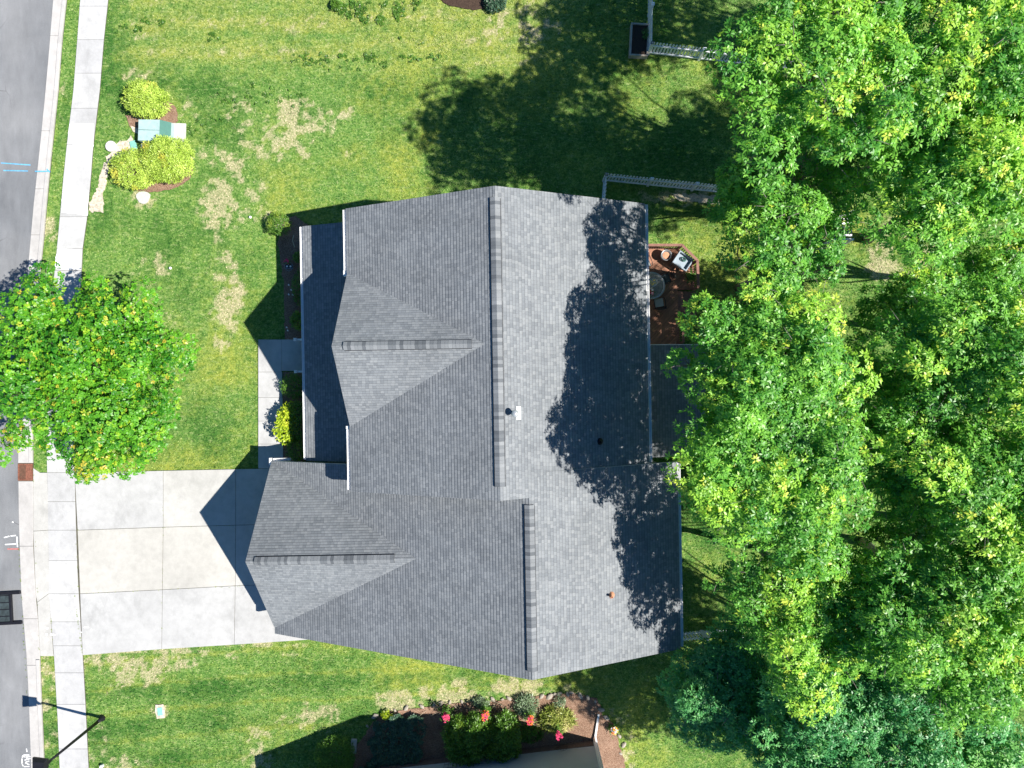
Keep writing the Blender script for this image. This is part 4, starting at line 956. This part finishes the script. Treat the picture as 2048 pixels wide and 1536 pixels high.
# ------------------------------------------------------------------ picket fences
def fence_run(root, P0, P1, h=1.2, posts=3, gap=.165):
    a = Vector((P0[0] - root.location.x, P0[1] - root.location.y, 0)); b = Vector((P1[0] - root.location.x, P1[1] - root.location.y, 0)); d = (b - a); Ln = d.length; d.normalize(); ang_ = math.atan2(d.y, d.x)
    for i in range(posts):
        p = a.lerp(b, i / (posts - 1)); mb = MB(); mb.box((p.x, p.y, h * .5), (.12, .12, h + .04), ang_); mb.box((p.x, p.y, h + .035), (.16, .16, .03), ang_)
        mb.lathe([(.07, 0), (.045, .04), (0, .09)], 4, (p.x, p.y, h + .05)); mb.build('post', M['fence'], root)
    for i in range(posts - 1):
        p, q = a.lerp(b, i / (posts - 1)), a.lerp(b, (i + 1) / (posts - 1))
        for z in (.17, h * .78):
            mb = MB(); mb.bar(p + Vector((0, 0, z)) + d * .062, q + Vector((0, 0, z)) - d * .062, .05, .10); mb.build('rail', M['fence'], root)
        mb = MB(); n_ = int((q - p).length / gap); off = Vector((-d.y, d.x, 0)) * .038
        for k in range(n_):
            u = p.lerp(q, (k + .5) / n_) + off; w_ = .05; e = d * w_; t_ = Vector((-d.y, d.x, 0)) * .011
            z1 = h - .02; V = []
            for s in (-1, 1):
                o = u + t_ * s; V += [o - e + Vector((0, 0, .06)), o + e + Vector((0, 0, .06)), o + e + Vector((0, 0, z1)), o + Vector((0, 0, z1 + .09)), o - e + Vector((0, 0, z1))]
            mb.add(V, [(4, 3, 2, 1, 0), (5, 6, 7, 8, 9)] + [(j, (j + 1) % 5, 5 + (j + 1) % 5, 5 + j) for j in range(5)])
        mb.build('picket_panel', M['fence'], root)
def fence(label, runs, group=None):
    p = G(*runs[0][0]); root = empty('picket_fence', (p[0], p[1], 0), 0, label, 'fence', group)
    for (A, B, n_) in runs: fence_run(root, G(*A), G(*B), posts=n_)
    return root
fence('white picket fence with a corner beside the raised planter box', [((1296, 108), (1600, 143), 4), ((1296, 108), (1299, -120), 4)])
fence('white picket fence running from the house corner into the trees', [((1207, 362), (1560, 398), 5), ((1207, 362), (1203, 412), 2)])
fence('white picket fence behind the wing, half covered by dark leaves', [((1335, 1268), (1470, 1256), 3)])
# raised planter at the fence corner
cx, cy = G(1278, 82, .2); t = empty('raised_planter', (cx, cy, 0), R(-3), 'grey-framed raised planter box of dark soil against the fence corner', 'planter')
for (c, s) in (((-.44, 0, .2), (.08, 1.7, .4)), ((.44, 0, .2), (.08, 1.7, .4)), ((0, .81, .2), (.798, .08, .39)), ((0, -.81, .2), (.798, .08, .39))):
    mb = MB(); mb.box(c, s); mb.build('board', M['playwood'], t, bevel=.008)
mb = MB(); mb.box((0, 0, .15), (.79, 1.53, .3)); mb.build('soil', M['soil'], t)
flowers_obj('seedling', cx + .3, cy + .25, .3, 'straggly green seedling in the raised planter box', 'plant', None, 22, .22, 18, h=.2)

# ------------------------------------------------------------------ street side objects
# transformer on its pad
cx, cy = G(300, 261, .75); t = empty('transformer_box', (cx, cy, 0), R(-2), 'pale green transformer cabinet between the two yellow-green hedges', 'utility box')
mb = MB(); V = []
X0, X1, Y0, Y1 = -.62, .50, -.52, .56
V = [(X0, Y0, 0), (X1 + .42, Y0, 0), (X1 + .42, Y1, 0), (X0, Y1, 0), (X0, Y0, .72), (X1, Y0, .78), (X1, Y1, .78), (X0, Y1, .72), (X1 + .42, Y0, .42), (X1 + .42, Y1, .42)]
mb.add(V, [(4, 5, 6, 7), (5, 8, 9, 6), (8, 1, 2, 9), (0, 4, 7, 3), (0, 1, 8, 5, 4), (3, 7, 6, 9, 2)])
mb.mi[1] = 1; mb.build('cabinet', [M['green'], M['green_d']], t)
mb = MB(); mb.box((-.03, .02, .775), (1.08, .015, .012)); mb.build('seam', M['green_d'], t)
mb = MB(); mb.box((.35, 0, -.01), (2.3, 1.35, .14)); mb.build('pad', M['conc_pad'], t, bevel=.02)
cx, cy = G(221, 292, .12); t = empty('utility_cover', (cx, cy, 0), 0, 'round pale manhole-like utility cover at the end of the sandy strip', 'utility cover')
mb = MB(); mb.lathe([(.29, 0), (.29, .1), (.26, .13), (.24, .12)], 28); mb.build('collar', M['conc_pad'], t, smooth=True)
mb = MB(); mb.lathe([(.245, .115), (.1, .14), (0, .145)], 28); mb.box((0, 0, .15), (.04, .2, .02)); mb.build('lid', M['whitep'], t)
cx, cy = G(267, 291, .05); o = MB().box((0, 0, .04), (.32, .5, .1), .25).build('valve_lid', M['teal'], bevel=.02); o.location = (cx, cy, 0); tag(o, 'small teal valve box lid beside the lower yellow-green hedge', 'valve lid')
cx, cy = G(320, 1423, .03); t = empty('water_meter_box', (cx, cy, 0), .1, 'flush water meter box with teal lid in the lower lawn', 'meter box')
mb = MB(); mb.prism(wob([(-.2, -.36), (.2, -.36), (.27, 0), (.2, .36), (-.2, .36), (-.27, 0)], .012), 0, .03); mb.build('collar', M['sand'], t)
mb = MB(); mb.box((0, 0, .03), (.27, .42, .03)); mb.build('lid', plain('pale_teal', (.22, .50, .44), .7), t, bevel=.01)
cx, cy = G(287, 395); o = MB().prism(wob([(.36 * math.cos(a) * (1 + .1 * math.sin(3 * a)), .33 * math.sin(a)) for a in [i * .4488 for i in range(14)]], .02), -.02, .05).build('flat_stone', M['conc_pad'], bevel=.015); o.location = (cx, cy, 0); tag(o, 'flat mossy stone just below the lower yellow-green hedge', 'stone')
for (px, py, lb) in ((340, 536, 'white ball lying on the lawn level with the porch'), (500, 434, 'white ball on the lawn near the small round shrub')):
    mb = MB(); mb.lathe([(0, 0), (.05, .015), (.075, .06), (.06, .115), (0, .14)], 14); o = mb.build('yard_ball', M['whitep'], smooth=True); o.location = (*G(px, py, .1), 0); tag(o, lb, 'ball')
mb = MB(); mb.lathe([(0, 0), (.09, 0), (.09, .16), (.05, .2), (0, .2)], 12); o = mb.build('marker_stub', M['whitep']); o.location = (*G(205, 1531), 0); tag(o, 'short white marker stub beside the pavement at the lower edge', 'marker')
# storm drain
cx, cy = G(51.5, 944); t = empty('storm_drain', (cx, cy, 0), 0, 'rusty iron storm drain grate set in the kerb', 'drain grate')
mb = MB(); mb.box((0, 0, -.05), (.74, .90, .05)); mb.build('pit', M['hole'], t)
mb = MB()
for s in (-1, 1): mb.box((s * .35, 0, .02), (.06, .88, .07)); mb.box((0, s * .41, .02), (.64, .06, .068))
mb.box((.18, 0, .03), (.28, .76, .06)); mb.build('frame', M['rust'], t)
mb = MB()
for k in range(13): mb.box((-.14, -.35 + .058 * k, .025), (.36, .028, .05))
mb.build('grate', M['rust'], t)
# street lamp
bx_, by_ = G(205, 1436); t = empty('street_lamp', (bx_, by_, 0), R(0), 'black street lamp leaning out over the pavement at the lower left', 'street lamp')
mb = MB(); mb.lathe([(0, 0), (.16, 0), (.16, .08), (.1, .14), (.085, .5), (0.0, .5)], 16); mb.build('base', M['black'], t, smooth=True)
mb = MB(); mb.tube([(0, 0, .3), (0, 0, 2.6), (0, 0, 4.45)], [.085, .07, .055], 14); mb.build('pole', M['black'], t, smooth=True)
mb = MB()
mb.tube([(0, 0, 4.3), (0, 0, 4.42), (-.06, 0, 4.5), (-.16, 0, 4.58)], [.075, .10, .16, .2], 12)
hb = [(-.62, -.30), (.06, -.22), (.06, .22), (-.62, .30)]; ht = [(-.50, -.2), (0.0, -.14), (0.0, .14), (-.50, .2)]
mb.add([(x, y, 4.52) for x, y in hb] + [(x, y, 4.62) for x, y in hb] + [(x, y, 4.78) for x, y in ht], [(3, 2, 1, 0)] + [(i, (i + 1) % 4, 4 + (i + 1) % 4, 4 + i) for i in range(4)] + [(4 + i, 4 + (i + 1) % 4, 8 + (i + 1) % 4, 8 + i) for i in range(4)] + [(8, 9, 10, 11)])
mb.build('lamp_head', M['black'], t)
mb = MB(); mb.box((-.3, 0, 4.505), (.5, .38, .03)); mb.build('lens', M['lamp_glass'], t)
# black frame lying on the road
xL, yT = G(-60, 1186); xR = G(44, 1186)[0]; yB = G(0, 1246)[1]
t = empty('metal_frame', (G(20, 1215)[0], G(20, 1215)[1], 0), R(3.0), 'black metal frame with dark mesh deck lying on the road against the kerb', 'metal frame')
hw = (yT - yB) / 2
mb = MB(); mb.box((-1.0, hw, .09), (3.3, .15, .12)); mb.box((-1.0, -hw, .09), (3.3, .15, .12)); mb.box((.12, 0, .09), (.13, 2 * hw - .152, .118)); mb.box((-1.6, 0, .09), (.13, 2 * hw - .152, .118)); mb.build('rail', M['black'], t, bevel=.01)
mb = MB(); mb.box((-.74, 0, .07), (1.58, 2 * hw - .155, .02)); 
mb.build('mesh_deck', M['dark'], t)
mb = MB()
for k in range(4): mb.box((-.74, -hw + .36 * (k + 1), .09), (1.57, .04, .02))
mb.build('slat', M['black'], t)

# ------------------------------------------------------------------ neighbour's house below
nx0, ny0 = G(1187, 1482)
nb = empty('neighbour_house', (nx0, ny0, 0), R(6.5), 'pale grey sided neighbouring house cut by the bottom edge', 'house')
prof = [(-15.6, -.05), (0, -.05), (0, 5.3), (-6.1, 7.7), (-15.6, 2.45)]
mb = MB(); V = [(x, 0, z) for x, z in prof] + [(x, -12.5, z) for x, z in prof]
mb.add(V, [tuple(range(4, -1, -1)), tuple(range(5, 10))] + [(i, (i + 1) % 5, 5 + (i + 1) % 5, 5 + i) for i in range(5)]); mb.build('wall', M['siding2'], nb)
nE = lambda x, y: 7.85 - .39 * (x + 6.1); nW = lambda x, y: 7.85 + .552 * (x + 6.1)
mb = MB(); shingle_facet(mb, [(-6.1, -13), (.15, -13), (.15, .52), (-6.1, .52)], nE, (1, 0), 1); shingle_facet(mb, [(-15.9, -13), (-6.1, -13), (-6.1, .52), (-15.9, .52)], nW, (-1, 0), 2)
rf = mb.build('roof', M['shingle'], nb); mb = MB(); slab_under(mb, [(-6.1, -13), (.15, -13), (.15, .52), (-6.1, .52)], nE, .18, .004); slab_under(mb, [(-15.9, -13), (-6.1, -13), (-6.1, .52), (-15.9, .52)], nW, .18, .004); mb.build('fascia', M['white'], rf)
mb = MB(); mb.box((0.03, 0.03, 2.6), (.1, .1, 5.2)); mb.build('corner_trim', M['white'], nb)
mb = MB(); mb.bar((.14, .02, 5.2), (.14, .02, .3), .09, .07); mb.bar((.14, .02, .3), (.12, .35, .12), .09, .07); mb.bar((.12, .3, .12), (.42, 1.40, .08), .10, .08); mb.build('downspout', M['white'], nb)
mb = MB(); mb.bar((-12.5, .06, 5.0 - 2.0), (-12.5, .06, .2), .08, .07); mb.build('downspout', M['white'], nb)
mb = MB(); mb.box((-10.1, .10, 1.1), (.3, .16, .45)); mb.tube([(-10.0, .08, 1.3), (-9.85, .1, 2.4), (-9.85, .1, 4.5)], .025, 6); mb.build('meter', M['metal'], nb, bevel=.02)
mb = MB(); mb.box((-7.75, .012, .25), (15.4, .03, .5)); mb.build('foundation', plain('brick_base', (.17, .12, .10), .9, .3, 12), nb)
o = MB().box((0, 0, .06), (.30, .75, .12), R(-4)).build('splash_block', M['conc_pad'], bevel=.02); o.location = (*G(708, 1491), 0); tag(o, 'grey concrete splash block beside the round boxwood', 'splash block')
# wire trellises leaning on the wall
for i, (px, w_, h_, lb) in enumerate(((905, .65, 1.9, 'wide wire trellis leaning on the neighbour wall, leftmost'), (930, .5, 1.2, 'low wire trellis behind the left dark shrub'), (1013, .7, 1.3, 'arched wire trellis behind the right dark shrub'), (1122, .6, 1.0, 'small wire trellis behind the lone pink rose by the wall'))):
    py = np.interp(px, [735, 1187], [1533, 1482]); x, y = G(px, py); t_ = MB(); 
    for a in (-.5, -.17, .17, .5): t_.tube([(a * w_, 0, 0), (a * w_, 0, h_ * .75), (a * w_ * .5, 0, h_ * .95), (0, 0, h_)], .007, 4)
    for z in (.3, .55, .75): t_.bar((-w_ / 2, 0, h_ * z), (w_ / 2, 0, h_ * z), .01)
    o = t_.build('wire_trellis', M['black']); o.location = (x, y + .12, 0); o.rotation_euler = (R(-3), 0, R(6.5)); tag(o, lb, 'trellis')

# ------------------------------------------------------------------ shrubs, flowers, stones
bush(290, 199, 1.12, .92, 1.35, L['privet'], 'smaller rounded yellow-green hedge above the transformer cabinet', 11, n=1150, leaf=(.17, .040), cat='hedge', name='hedge_bush', group='yellow-green hedges by the pavement', fresh=.15, rz=-.3)
bush(333, 318, 1.42, 1.15, 1.5, L['privet'], 'largest yellow-green hedge, below and right of the transformer cabinet', 12, n=1900, leaf=(.17, .040), cat='hedge', name='hedge_bush', group='yellow-green hedges by the pavement', fresh=.15, rz=.2)
bush(268, 338, 1.22, 1.05, 1.15, L['privet'], 'lower-left yellow-green hedge merging with the largest one', 13, n=1500, leaf=(.12, .04), cat='hedge', name='hedge_bush', group='yellow-green hedges by the pavement', fresh=.2)
bush(557, 448, .60, .62, .95, L['box'], 'small round green shrub at the lawn end of the front bed', 14, n=700, leaf=(.07, .03), fresh=.25)
bush(598, 514, .28, .3, .5, L['box'], 'small leafy shrub beside the gutter above the pot of pink flowers', 15, n=160, leaf=(.09, .04))
bush(600, 575, .42, 1.0, .55, L['box'], 'long low green shrub pressed against the porch edge', 16, n=500, leaf=(.07, .03))
bush(596, 641, .36, .5, .6, L['box'], 'open leafy shrub at the top of the front walk', 17, n=220, leaf=(.11, .045), fresh=.4)
bush(588, 772, .72, .68, 1.0, L['box'], 'dark rounded shrub just below the porch steps', 18, n=800, leaf=(.07, .03), fresh=.05)
bush(594, 842, .55, 1.1, 1.2, L['box'], 'tall dark green shrub between the lime bush and the porch', 19, n=900, leaf=(.08, .035), fresh=.1)
bush(573, 846, .48, 1.02, 1.25, L['lime'], 'bright lime yellow bush leaning over the front walk', 20, n=330, leaf=(.17, .10), k=4, fresh=.06, lump=.35)
bush(598, 897, .68, .66, .8, L['box'], 'low dark shrub tucked by the garage gable corner', 21, n=500, leaf=(.09, .04), fresh=.25)
bush(669, 1512, 1.05, 1.0, 1.2, L['box'], 'clipped round boxwood beside the splash block', 22, n=2600, leaf=(.07, .03), fresh=.15, lump=.04)
bush(934, 1480, 1.15, 1.15, 1.5, L['box'], 'large dark leafy shrub, left of the pair by the neighbour wall', 23, n=1200, leaf=(.20, .055), k=7, fresh=.1, lump=.3, group='pair of dark shrubs by the neighbour wall')
bush(1003, 1478, 1.05, 1.1, 1.4, L['box'], 'large dark leafy shrub, right of the pair by the neighbour wall', 24, n=1100, leaf=(.20, .055), k=7, fresh=.1, lump=.3, group='pair of dark shrubs by the neighbour wall')
bush(1052, 1413, .55, .55, .4, L['sage'], 'grey-green spiky clump next to the middle pink flowers', 25, n=220, leaf=(.22, .04), k=5, cat='plant', name='perennial_clump')
bush(1113, 1440, .88, .62, .42, L['daylily'], 'yellow-green daylily clump in the sunny end of the bed', 26, n=420, leaf=(.26, .05), k=5, cat='plant', name='daylily_clump', fresh=.3)
bush(1120, 1404, .22, .3, .3, L['sage'], 'tiny grey-green tuft above the daylily clump', 27, n=50, leaf=(.2, .03), cat='plant', name='perennial_clump')
bush(962, 1407, .38, .26, .35, L['sage'], 'small grey-green clump above the middle red flowers', 28, n=90, leaf=(.16, .04), cat='plant', name='perennial_clump')
bush(1060, 1468, .7, .4, .35, L['box'], 'low shaded green clump in front of the neighbour wall', 30, n=200, leaf=(.16, .05), cat='plant', name='perennial_clump')
bush(990, 4, .55, .5, .5, L['ground'], 'bluish shrub on the round bed cut by the top edge', 31, n=220, leaf=(.14, .06))
bush(672, 9, .26, .3, .35, L['box'], 'small round green plant standing in the upper lawn', 32, n=160, leaf=(.10, .05), cat='plant', name='round_plant')
bush(774, 1430, .26, .2, .3, L['lime'], 'small lime green tuft at the top of the ground cover', 33, n=50, leaf=(.12, .05), cat='plant', name='perennial_clump')
# dense ground cover mat
rng = np.random.RandomState(41); n = 2600
pl = [(752, 1440), (790, 1432), (848, 1430), (845, 1480), (830, 1528), (765, 1545), (735, 1530), (748, 1480)]
sx = rng.uniform(735, 850, n * 2); sy = rng.uniform(1430, 1545, n * 2); kp = in_poly(sx, sy, pl); sx, sy = sx[kp], sy[kp]
sx += 34 * (vnoise(sx, sy, 14.0) - .5); sy += 22 * (vnoise(sx + 50, sy, 14.0) - .5)
P = np.stack([(sx - 1024) * H / F, -(sy - 768) * H / F, .05 + .35 * vnoise(sx, sy, 9.0) + rng.uniform(0, .1, len(sx))], 1)
V, Q, idx = rosettes(P, np.tile([[0, 0, 1.0]], (len(P), 1)) + rng.normal(size=P.shape) * .2, 5, .10, .05, rng, tilt=(0, .6))
tag(fast_mesh('ground_cover', V, Q, L['ground'], {'tone': rng.rand(len(P))[idx], 'fresh': np.zeros(len(V))}), 'dark bluish-green ground cover filling the shaded bed', 'ground cover', kind='stuff')
# flowers
for (px, py, pet, r, lb, sd) in ((891, 1436, ['pink'], .26, 'leftmost cluster of pink flowers in the neighbour bed', 51), (970, 1432, ['pink', 'orange'], .27, 'red and orange flower cluster between the two dark shrubs', 52), (1060, 1443, ['pink', 'orange'], .24, 'pink flower cluster at the shadow edge beside the daylilies', 53),
                          (1118, 1472, ['pink'], .22, 'single pink rose cluster close to the neighbour wall', 54), (1229, 1462, ['orange', 'yellow', 'whitep'], .26, 'orange and yellow flowers right of the neighbour wall corner', 55), (573, 522, ['pink'], .15, 'pink flowers at the middle of the front bed', 56)):
    hf = 1.15 if py > 1000 and px < 1200 else .45; x, y = G(px, py, hf); flowers_obj('flower_cluster', x, y, .02, lb, 'flowers', pet, 60 if r > .2 else 14, r * .98, sd, h=hf, group='flower clusters in the neighbour bed' if py > 1000 else None)
# wire basket of white pots in the front bed
cx, cy = G(578, 533, .2); t = empty('plant_stand', (cx, cy, .02), 0, 'black wire stand holding two little white-filled pots in the front bed', 'plant stand')
mb = MB(); mb.tube([(.22 * math.cos(i * .314), .22 * math.sin(i * .314), .2) for i in range(21)], .01, 5, caps=False)
for a in (.3, 2.4, 4.5): mb.tube([(.2 * math.cos(a), .2 * math.sin(a), .2), (.24 * math.cos(a), .24 * math.sin(a), 0)], .01, 5)
mb.box((0, 0, .1), (.36, .22, .02)); mb.build('wire_frame', M['metal'], t)
for s in (-1, 1):
    mb = MB(); mb.lathe([(0, .11), (.07, .11), (.095, .25), (.08, .25), (.07, .22), (0, .22)], 14, (s * .09, 0, 0)); b_ = mb.build('pot', M['black'], t); mb = MB(); mb.lathe([(0, .262), (.04, .25), (.06, .225)], 10, (s * .09, 0, 0)); mb.build('filling', M['whitep'], b_)
# stones along the far edge of the neighbour bed, white pebbles in the front bed
rs = random.Random(9); stp = [(735, 1452), (752, 1432), (790, 1420), (812, 1416), (845, 1414), (868, 1408), (884, 1407), (900, 1406), (925, 1402), (948, 1403), (962, 1400), (985, 1400), (1006, 1400), (1020, 1398), (1045, 1396), (1062, 1394), (1085, 1392), (1100, 1391), (1108, 1386), (1120, 1388), (1134, 1390), (1142, 1385), (1160, 1393), (1176, 1396), (1192, 1402), (1204, 1418), (1212, 1436), (1240, 1470), (1246, 1490), (1240, 1508)]
def stone_mesh(sd, r):
    rr = random.Random(sd); mb = MB(); n_ = 9; pr = [(0, -.3), (.7, -.25), (1, .1), (.8, .5), (.35, .72), (0, .76)]
    mb.lathe(pr, n_); mb.v = [(x * (1 + rr.uniform(-.22, .22)) * r, y * (.75 + rr.uniform(-.2, .2)) * r, z * r * .8) for x, y, z in mb.v]; return mb
proto = [stone_mesh(k, 1.0).build('border_stone', M['stone']) for k in range(3)]
words = ['left end', 'left third', 'middle', 'right third', 'right end']
for i, (px, py) in enumerate(stp):
    o = proto[i] if i < 3 else proto[i % 3].copy()
    if i >= 3: col.objects.link(o)
    o.location = (*G(px + rs.uniform(-2, 2), py + rs.uniform(-2, 2)), .03); r = rs.uniform(.07, .16); o.scale = (r * 1.2, r, r); o.rotation_euler = (0, 0, rs.uniform(0, 6))
    tag(o, 'small rough pale stone edging the neighbour flower bed', 'stone', 'stones edging the neighbour bed')
for i, (px, py) in enumerate(((578, 570), (583, 580), (578, 589), (586, 590), (574, 655), (576, 661))):
    o = proto[0].copy(); o.data = proto[0].data.copy(); o.data.materials[0] = M['whitep']; o.name = 'white_pebble'; col.objects.link(o); o.location = (*G(px, py), .05); o.scale = (.055, .05, .06)
    tag(o, 'tiny white pebble in the mulch of the front bed', 'pebble', 'white pebbles in the front bed')
# dry stems
mb = MB(); rs = random.Random(5)
for i in range(46):
    px, py = rs.choice([(1030, 1410), (1000, 1412), (925, 1412), (985, 1425), (1050, 1435), (900, 1420), (870, 1412), (1020, 1400)]); x, y = G(px + rs.uniform(-25, 25), py + rs.uniform(-12, 14)); a = rs.uniform(0, 6.3); L_ = rs.uniform(.3, .9)
    mb.tube([(x, y, .04), (x + L_ * .5 * math.cos(a), y + L_ * .5 * math.sin(a), rs.uniform(.1, .3)), (x + L_ * math.cos(a + .3), y + L_ * math.sin(a + .3), .1)], .009, 4)
tag(mb.build('dry_stems', M['straw']), 'tangle of dry pale stems at the edge of the neighbour bed', 'stems', kind='stuff')
mb = MB(); mb.tube([(*G(588, 470), .04), (*G(586, 482), .10), (*G(590, 495), .05)], .02, 5); tag(mb.build('curved_branch', M['straw']), 'curved dry branch lying on the front bed mulch', 'branch')

# ------------------------------------------------------------------ back yard bits under the trees
cx, cy = G(1672, 458, 1.0); t = empty('play_frame', (cx, cy, 0), R(0), 'white slatted play frame glimpsed through the trees', 'play frame')
mb = MB()
for s in (-1, 1):
    for q in (-1, 1): MB().bar((s * .55, q * .75, 0), (s * .45, q * .7, 1.9), .09).build('leg', M['white'], t)
for k in range(7):
    mb = MB(); mb.box((.1, -.62 + .2 * k, 1.5), (.95, .1, .04)); mb.build('slat', M['white'], t)
mb = MB(); mb.bar((-.75, -.8, .9), (-.75, .8, .9), .06); mb.bar((-1.1, -.8, .2), (-1.1, .8, .2), .06)
for k in range(8): mb.bar((-.75, -.7 + .2 * k, .9), (-1.1, -.7 + .2 * k, .2), .04)
mb.build('ladder', M['black'], t)
cx, cy = G(1732, 1140, 3.0); t = empty('dead_tree', (cx - .3, cy - .6, 0), 0, 'bare grey dead tree with short side twigs in the dark gap', 'tree')
mb = MB(); mb.tube([(0, 0, 0), (.1, .2, 2.0), (.2, .9, 4.5), (.15, 1.6, 6.5)], [.09, .08, .06, .03], 8); mb.build('trunk', M['bark'], t)
mb = MB(); rs = random.Random(2)
for k in range(18):
    z = 1.2 + k * .28; y = .2 + (z - 2) * .28; s = 1 if k % 2 else -1; mb.tube([(.1, y, z), (.1 + s * .35, y - .05, z + .05), (.1 + s * .65, y - .1, z)], [.018, .012, .006], 4)
mb.build('branch', M['bark'], t)

# ------------------------------------------------------------------ trees
tree(180, 750, 4.9, 4.75, 4.75, 2.6, 120, .82, 120, (.122, .09), L['maple'], 'round bright green maple with orange tips overhanging the road', 101, fresh=.08, tipf=.20, k=6, name='maple_tree', base=G(205, 770), trunk_r=.16)
OAK = (.182, .066); BG = 'trees crowded behind the house'
T = [  # px, py, zc, rx, ry, rz, clumps, clump r, rosettes, mat, seed, fresh, label
    (1655, 130, 14.4, 3.4, 3.5, 2.6, 42, 1.1, 90, 'oak', 201, .5, 'tall oak with yellow-tipped crown at the top of the wood, above the upper fence end'),
    (1905, 80, 14.5, 3.5, 3.3, 2.4, 42, 1.1, 90, 'oak', 202, .35, 'broad oak filling the top right corner'),
    (1600, 320, 9.0, 3.1, 2.5, 2.4, 28, .9, 52, 'oak', 203, .1, 'looser darker oak where the house fence enters the trees'),
    (1920, 340, 13.2, 3.7, 2.7, 2.8, 62, 1.1, 95, 'oak', 204, .3, 'bright leafy oak at the right edge above the sandy clearing'),
    (1572, 500, 12.3, 2.1, 1.9, 1.8, 22, .85, 75, 'oak', 205, .15, 'medium oak right of the deck corner, left of the play frame'),
    (1985, 545, 7.0, 2.0, 1.6, 1.7, 22, .9, 80, 'oak', 225, .3, 'lower oak at the right edge beside the sandy clearing'),
    (1520, 735, 12.0, 3.35, 2.6, 2.6, 46, 1.05, 95, 'oak', 206, .3, 'spreading oak leaning over the lower deck and rear roof'),
    (1810, 635, 7.5, 2.4, 1.9, 1.9, 24, .9, 55, 'oak', 207, .15, 'mid-height oak below the play frame'),
    (1965, 730, 12.5, 3.2, 2.6, 2.6, 50, 1.1, 90, 'oak', 208, .35, 'oak at the right edge halfway down'),
    (1533, 938, 12.0, 3.3, 3.1, 2.8, 58, 1.1, 95, 'oak', 209, .35, 'large oak beside the wing eaves corner, behind the rear roof'),
    (1790, 880, 10.5, 2.8, 2.8, 2.5, 44, 1.05, 90, 'oak', 210, .15, 'green oak above the dark gap with the dead tree'),
    (1985, 990, 12.5, 3.0, 2.8, 2.6, 46, 1.05, 90, 'oak', 211, .45, 'yellowish oak at the right edge, lower middle'),
    (1602, 1212, 10.5, 3.4, 2.9, 2.6, 46, 1.05, 95, 'oak', 212, .4, 'oak with bright tips behind the wing, left of the dead tree'),
    (1905, 1235, 12.5, 3.4, 3.1, 2.8, 54, 1.1, 95, 'oak', 213, .5, 'brightest oak in the lower right, right of the dead tree'),
    (1800, 1075, 7.0, 2.0, 1.7, 1.7, 20, .9, 75, 'oak', 226, .1, 'low oak beside the dead tree in the dark gap'),
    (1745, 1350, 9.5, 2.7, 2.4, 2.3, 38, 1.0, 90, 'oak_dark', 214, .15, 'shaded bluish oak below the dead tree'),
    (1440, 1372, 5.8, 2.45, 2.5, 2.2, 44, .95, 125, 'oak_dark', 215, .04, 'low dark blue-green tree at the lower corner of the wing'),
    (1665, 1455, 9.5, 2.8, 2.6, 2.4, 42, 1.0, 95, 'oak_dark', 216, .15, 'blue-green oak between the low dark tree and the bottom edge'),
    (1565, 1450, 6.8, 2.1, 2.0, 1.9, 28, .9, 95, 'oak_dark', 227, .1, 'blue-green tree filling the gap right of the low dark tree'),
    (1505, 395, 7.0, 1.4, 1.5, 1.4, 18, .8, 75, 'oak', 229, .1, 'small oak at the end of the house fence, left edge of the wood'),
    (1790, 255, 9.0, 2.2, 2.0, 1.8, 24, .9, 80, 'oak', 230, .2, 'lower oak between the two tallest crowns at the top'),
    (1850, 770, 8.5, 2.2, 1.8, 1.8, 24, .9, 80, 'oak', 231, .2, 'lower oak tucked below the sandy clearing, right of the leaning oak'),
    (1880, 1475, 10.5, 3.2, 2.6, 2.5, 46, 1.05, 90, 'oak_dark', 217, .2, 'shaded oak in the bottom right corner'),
    (1730, -110, 11.0, 3.6, 3.0, 2.5, 32, 1.1, 80, 'oak', 218, .3, 'oak crown cut by the top edge above the tall yellow-tipped oak'),
    (1640, 1610, 7.5, 2.8, 2.4, 2.2, 30, 1.0, 80, 'oak_dark', 219, .1, 'oak crown peeking in at the bottom edge, lowest of the blue-green ones'),
    (2230, 250, 12.5, 3.6, 3.6, 3.0, 40, 1.1, 75, 'oak', 220, .3, 'oak just beyond the right edge, upper half'),  # out of view, added for the shadow it casts inward
    (2170, 1120, 12.5, 3.4, 3.6, 3.0, 40, 1.1, 75, 'oak', 221, .3, 'oak just beyond the right edge, lower half'),  # also out of view and added for its shadow
    (1950, -170, 12.0, 3.4, 3.0, 2.6, 34, 1.1, 60, 'oak', 223, .3, 'oak just above the top right corner'),
    (2270, -60, 12.0, 3.4, 3.0, 2.6, 34, 1.1, 60, 'oak', 224, .3, 'oak beyond the right edge at the top'),
    (1730, 1640, 10.5, 3.0, 2.6, 2.4, 32, 1.0, 75, 'oak_dark', 222, .1, 'oak cut by the bottom edge, lower right'),
]
for (px, py, zc, rx, ry, rz, nc, cr, ros, mt, sd, fr, lb) in T:
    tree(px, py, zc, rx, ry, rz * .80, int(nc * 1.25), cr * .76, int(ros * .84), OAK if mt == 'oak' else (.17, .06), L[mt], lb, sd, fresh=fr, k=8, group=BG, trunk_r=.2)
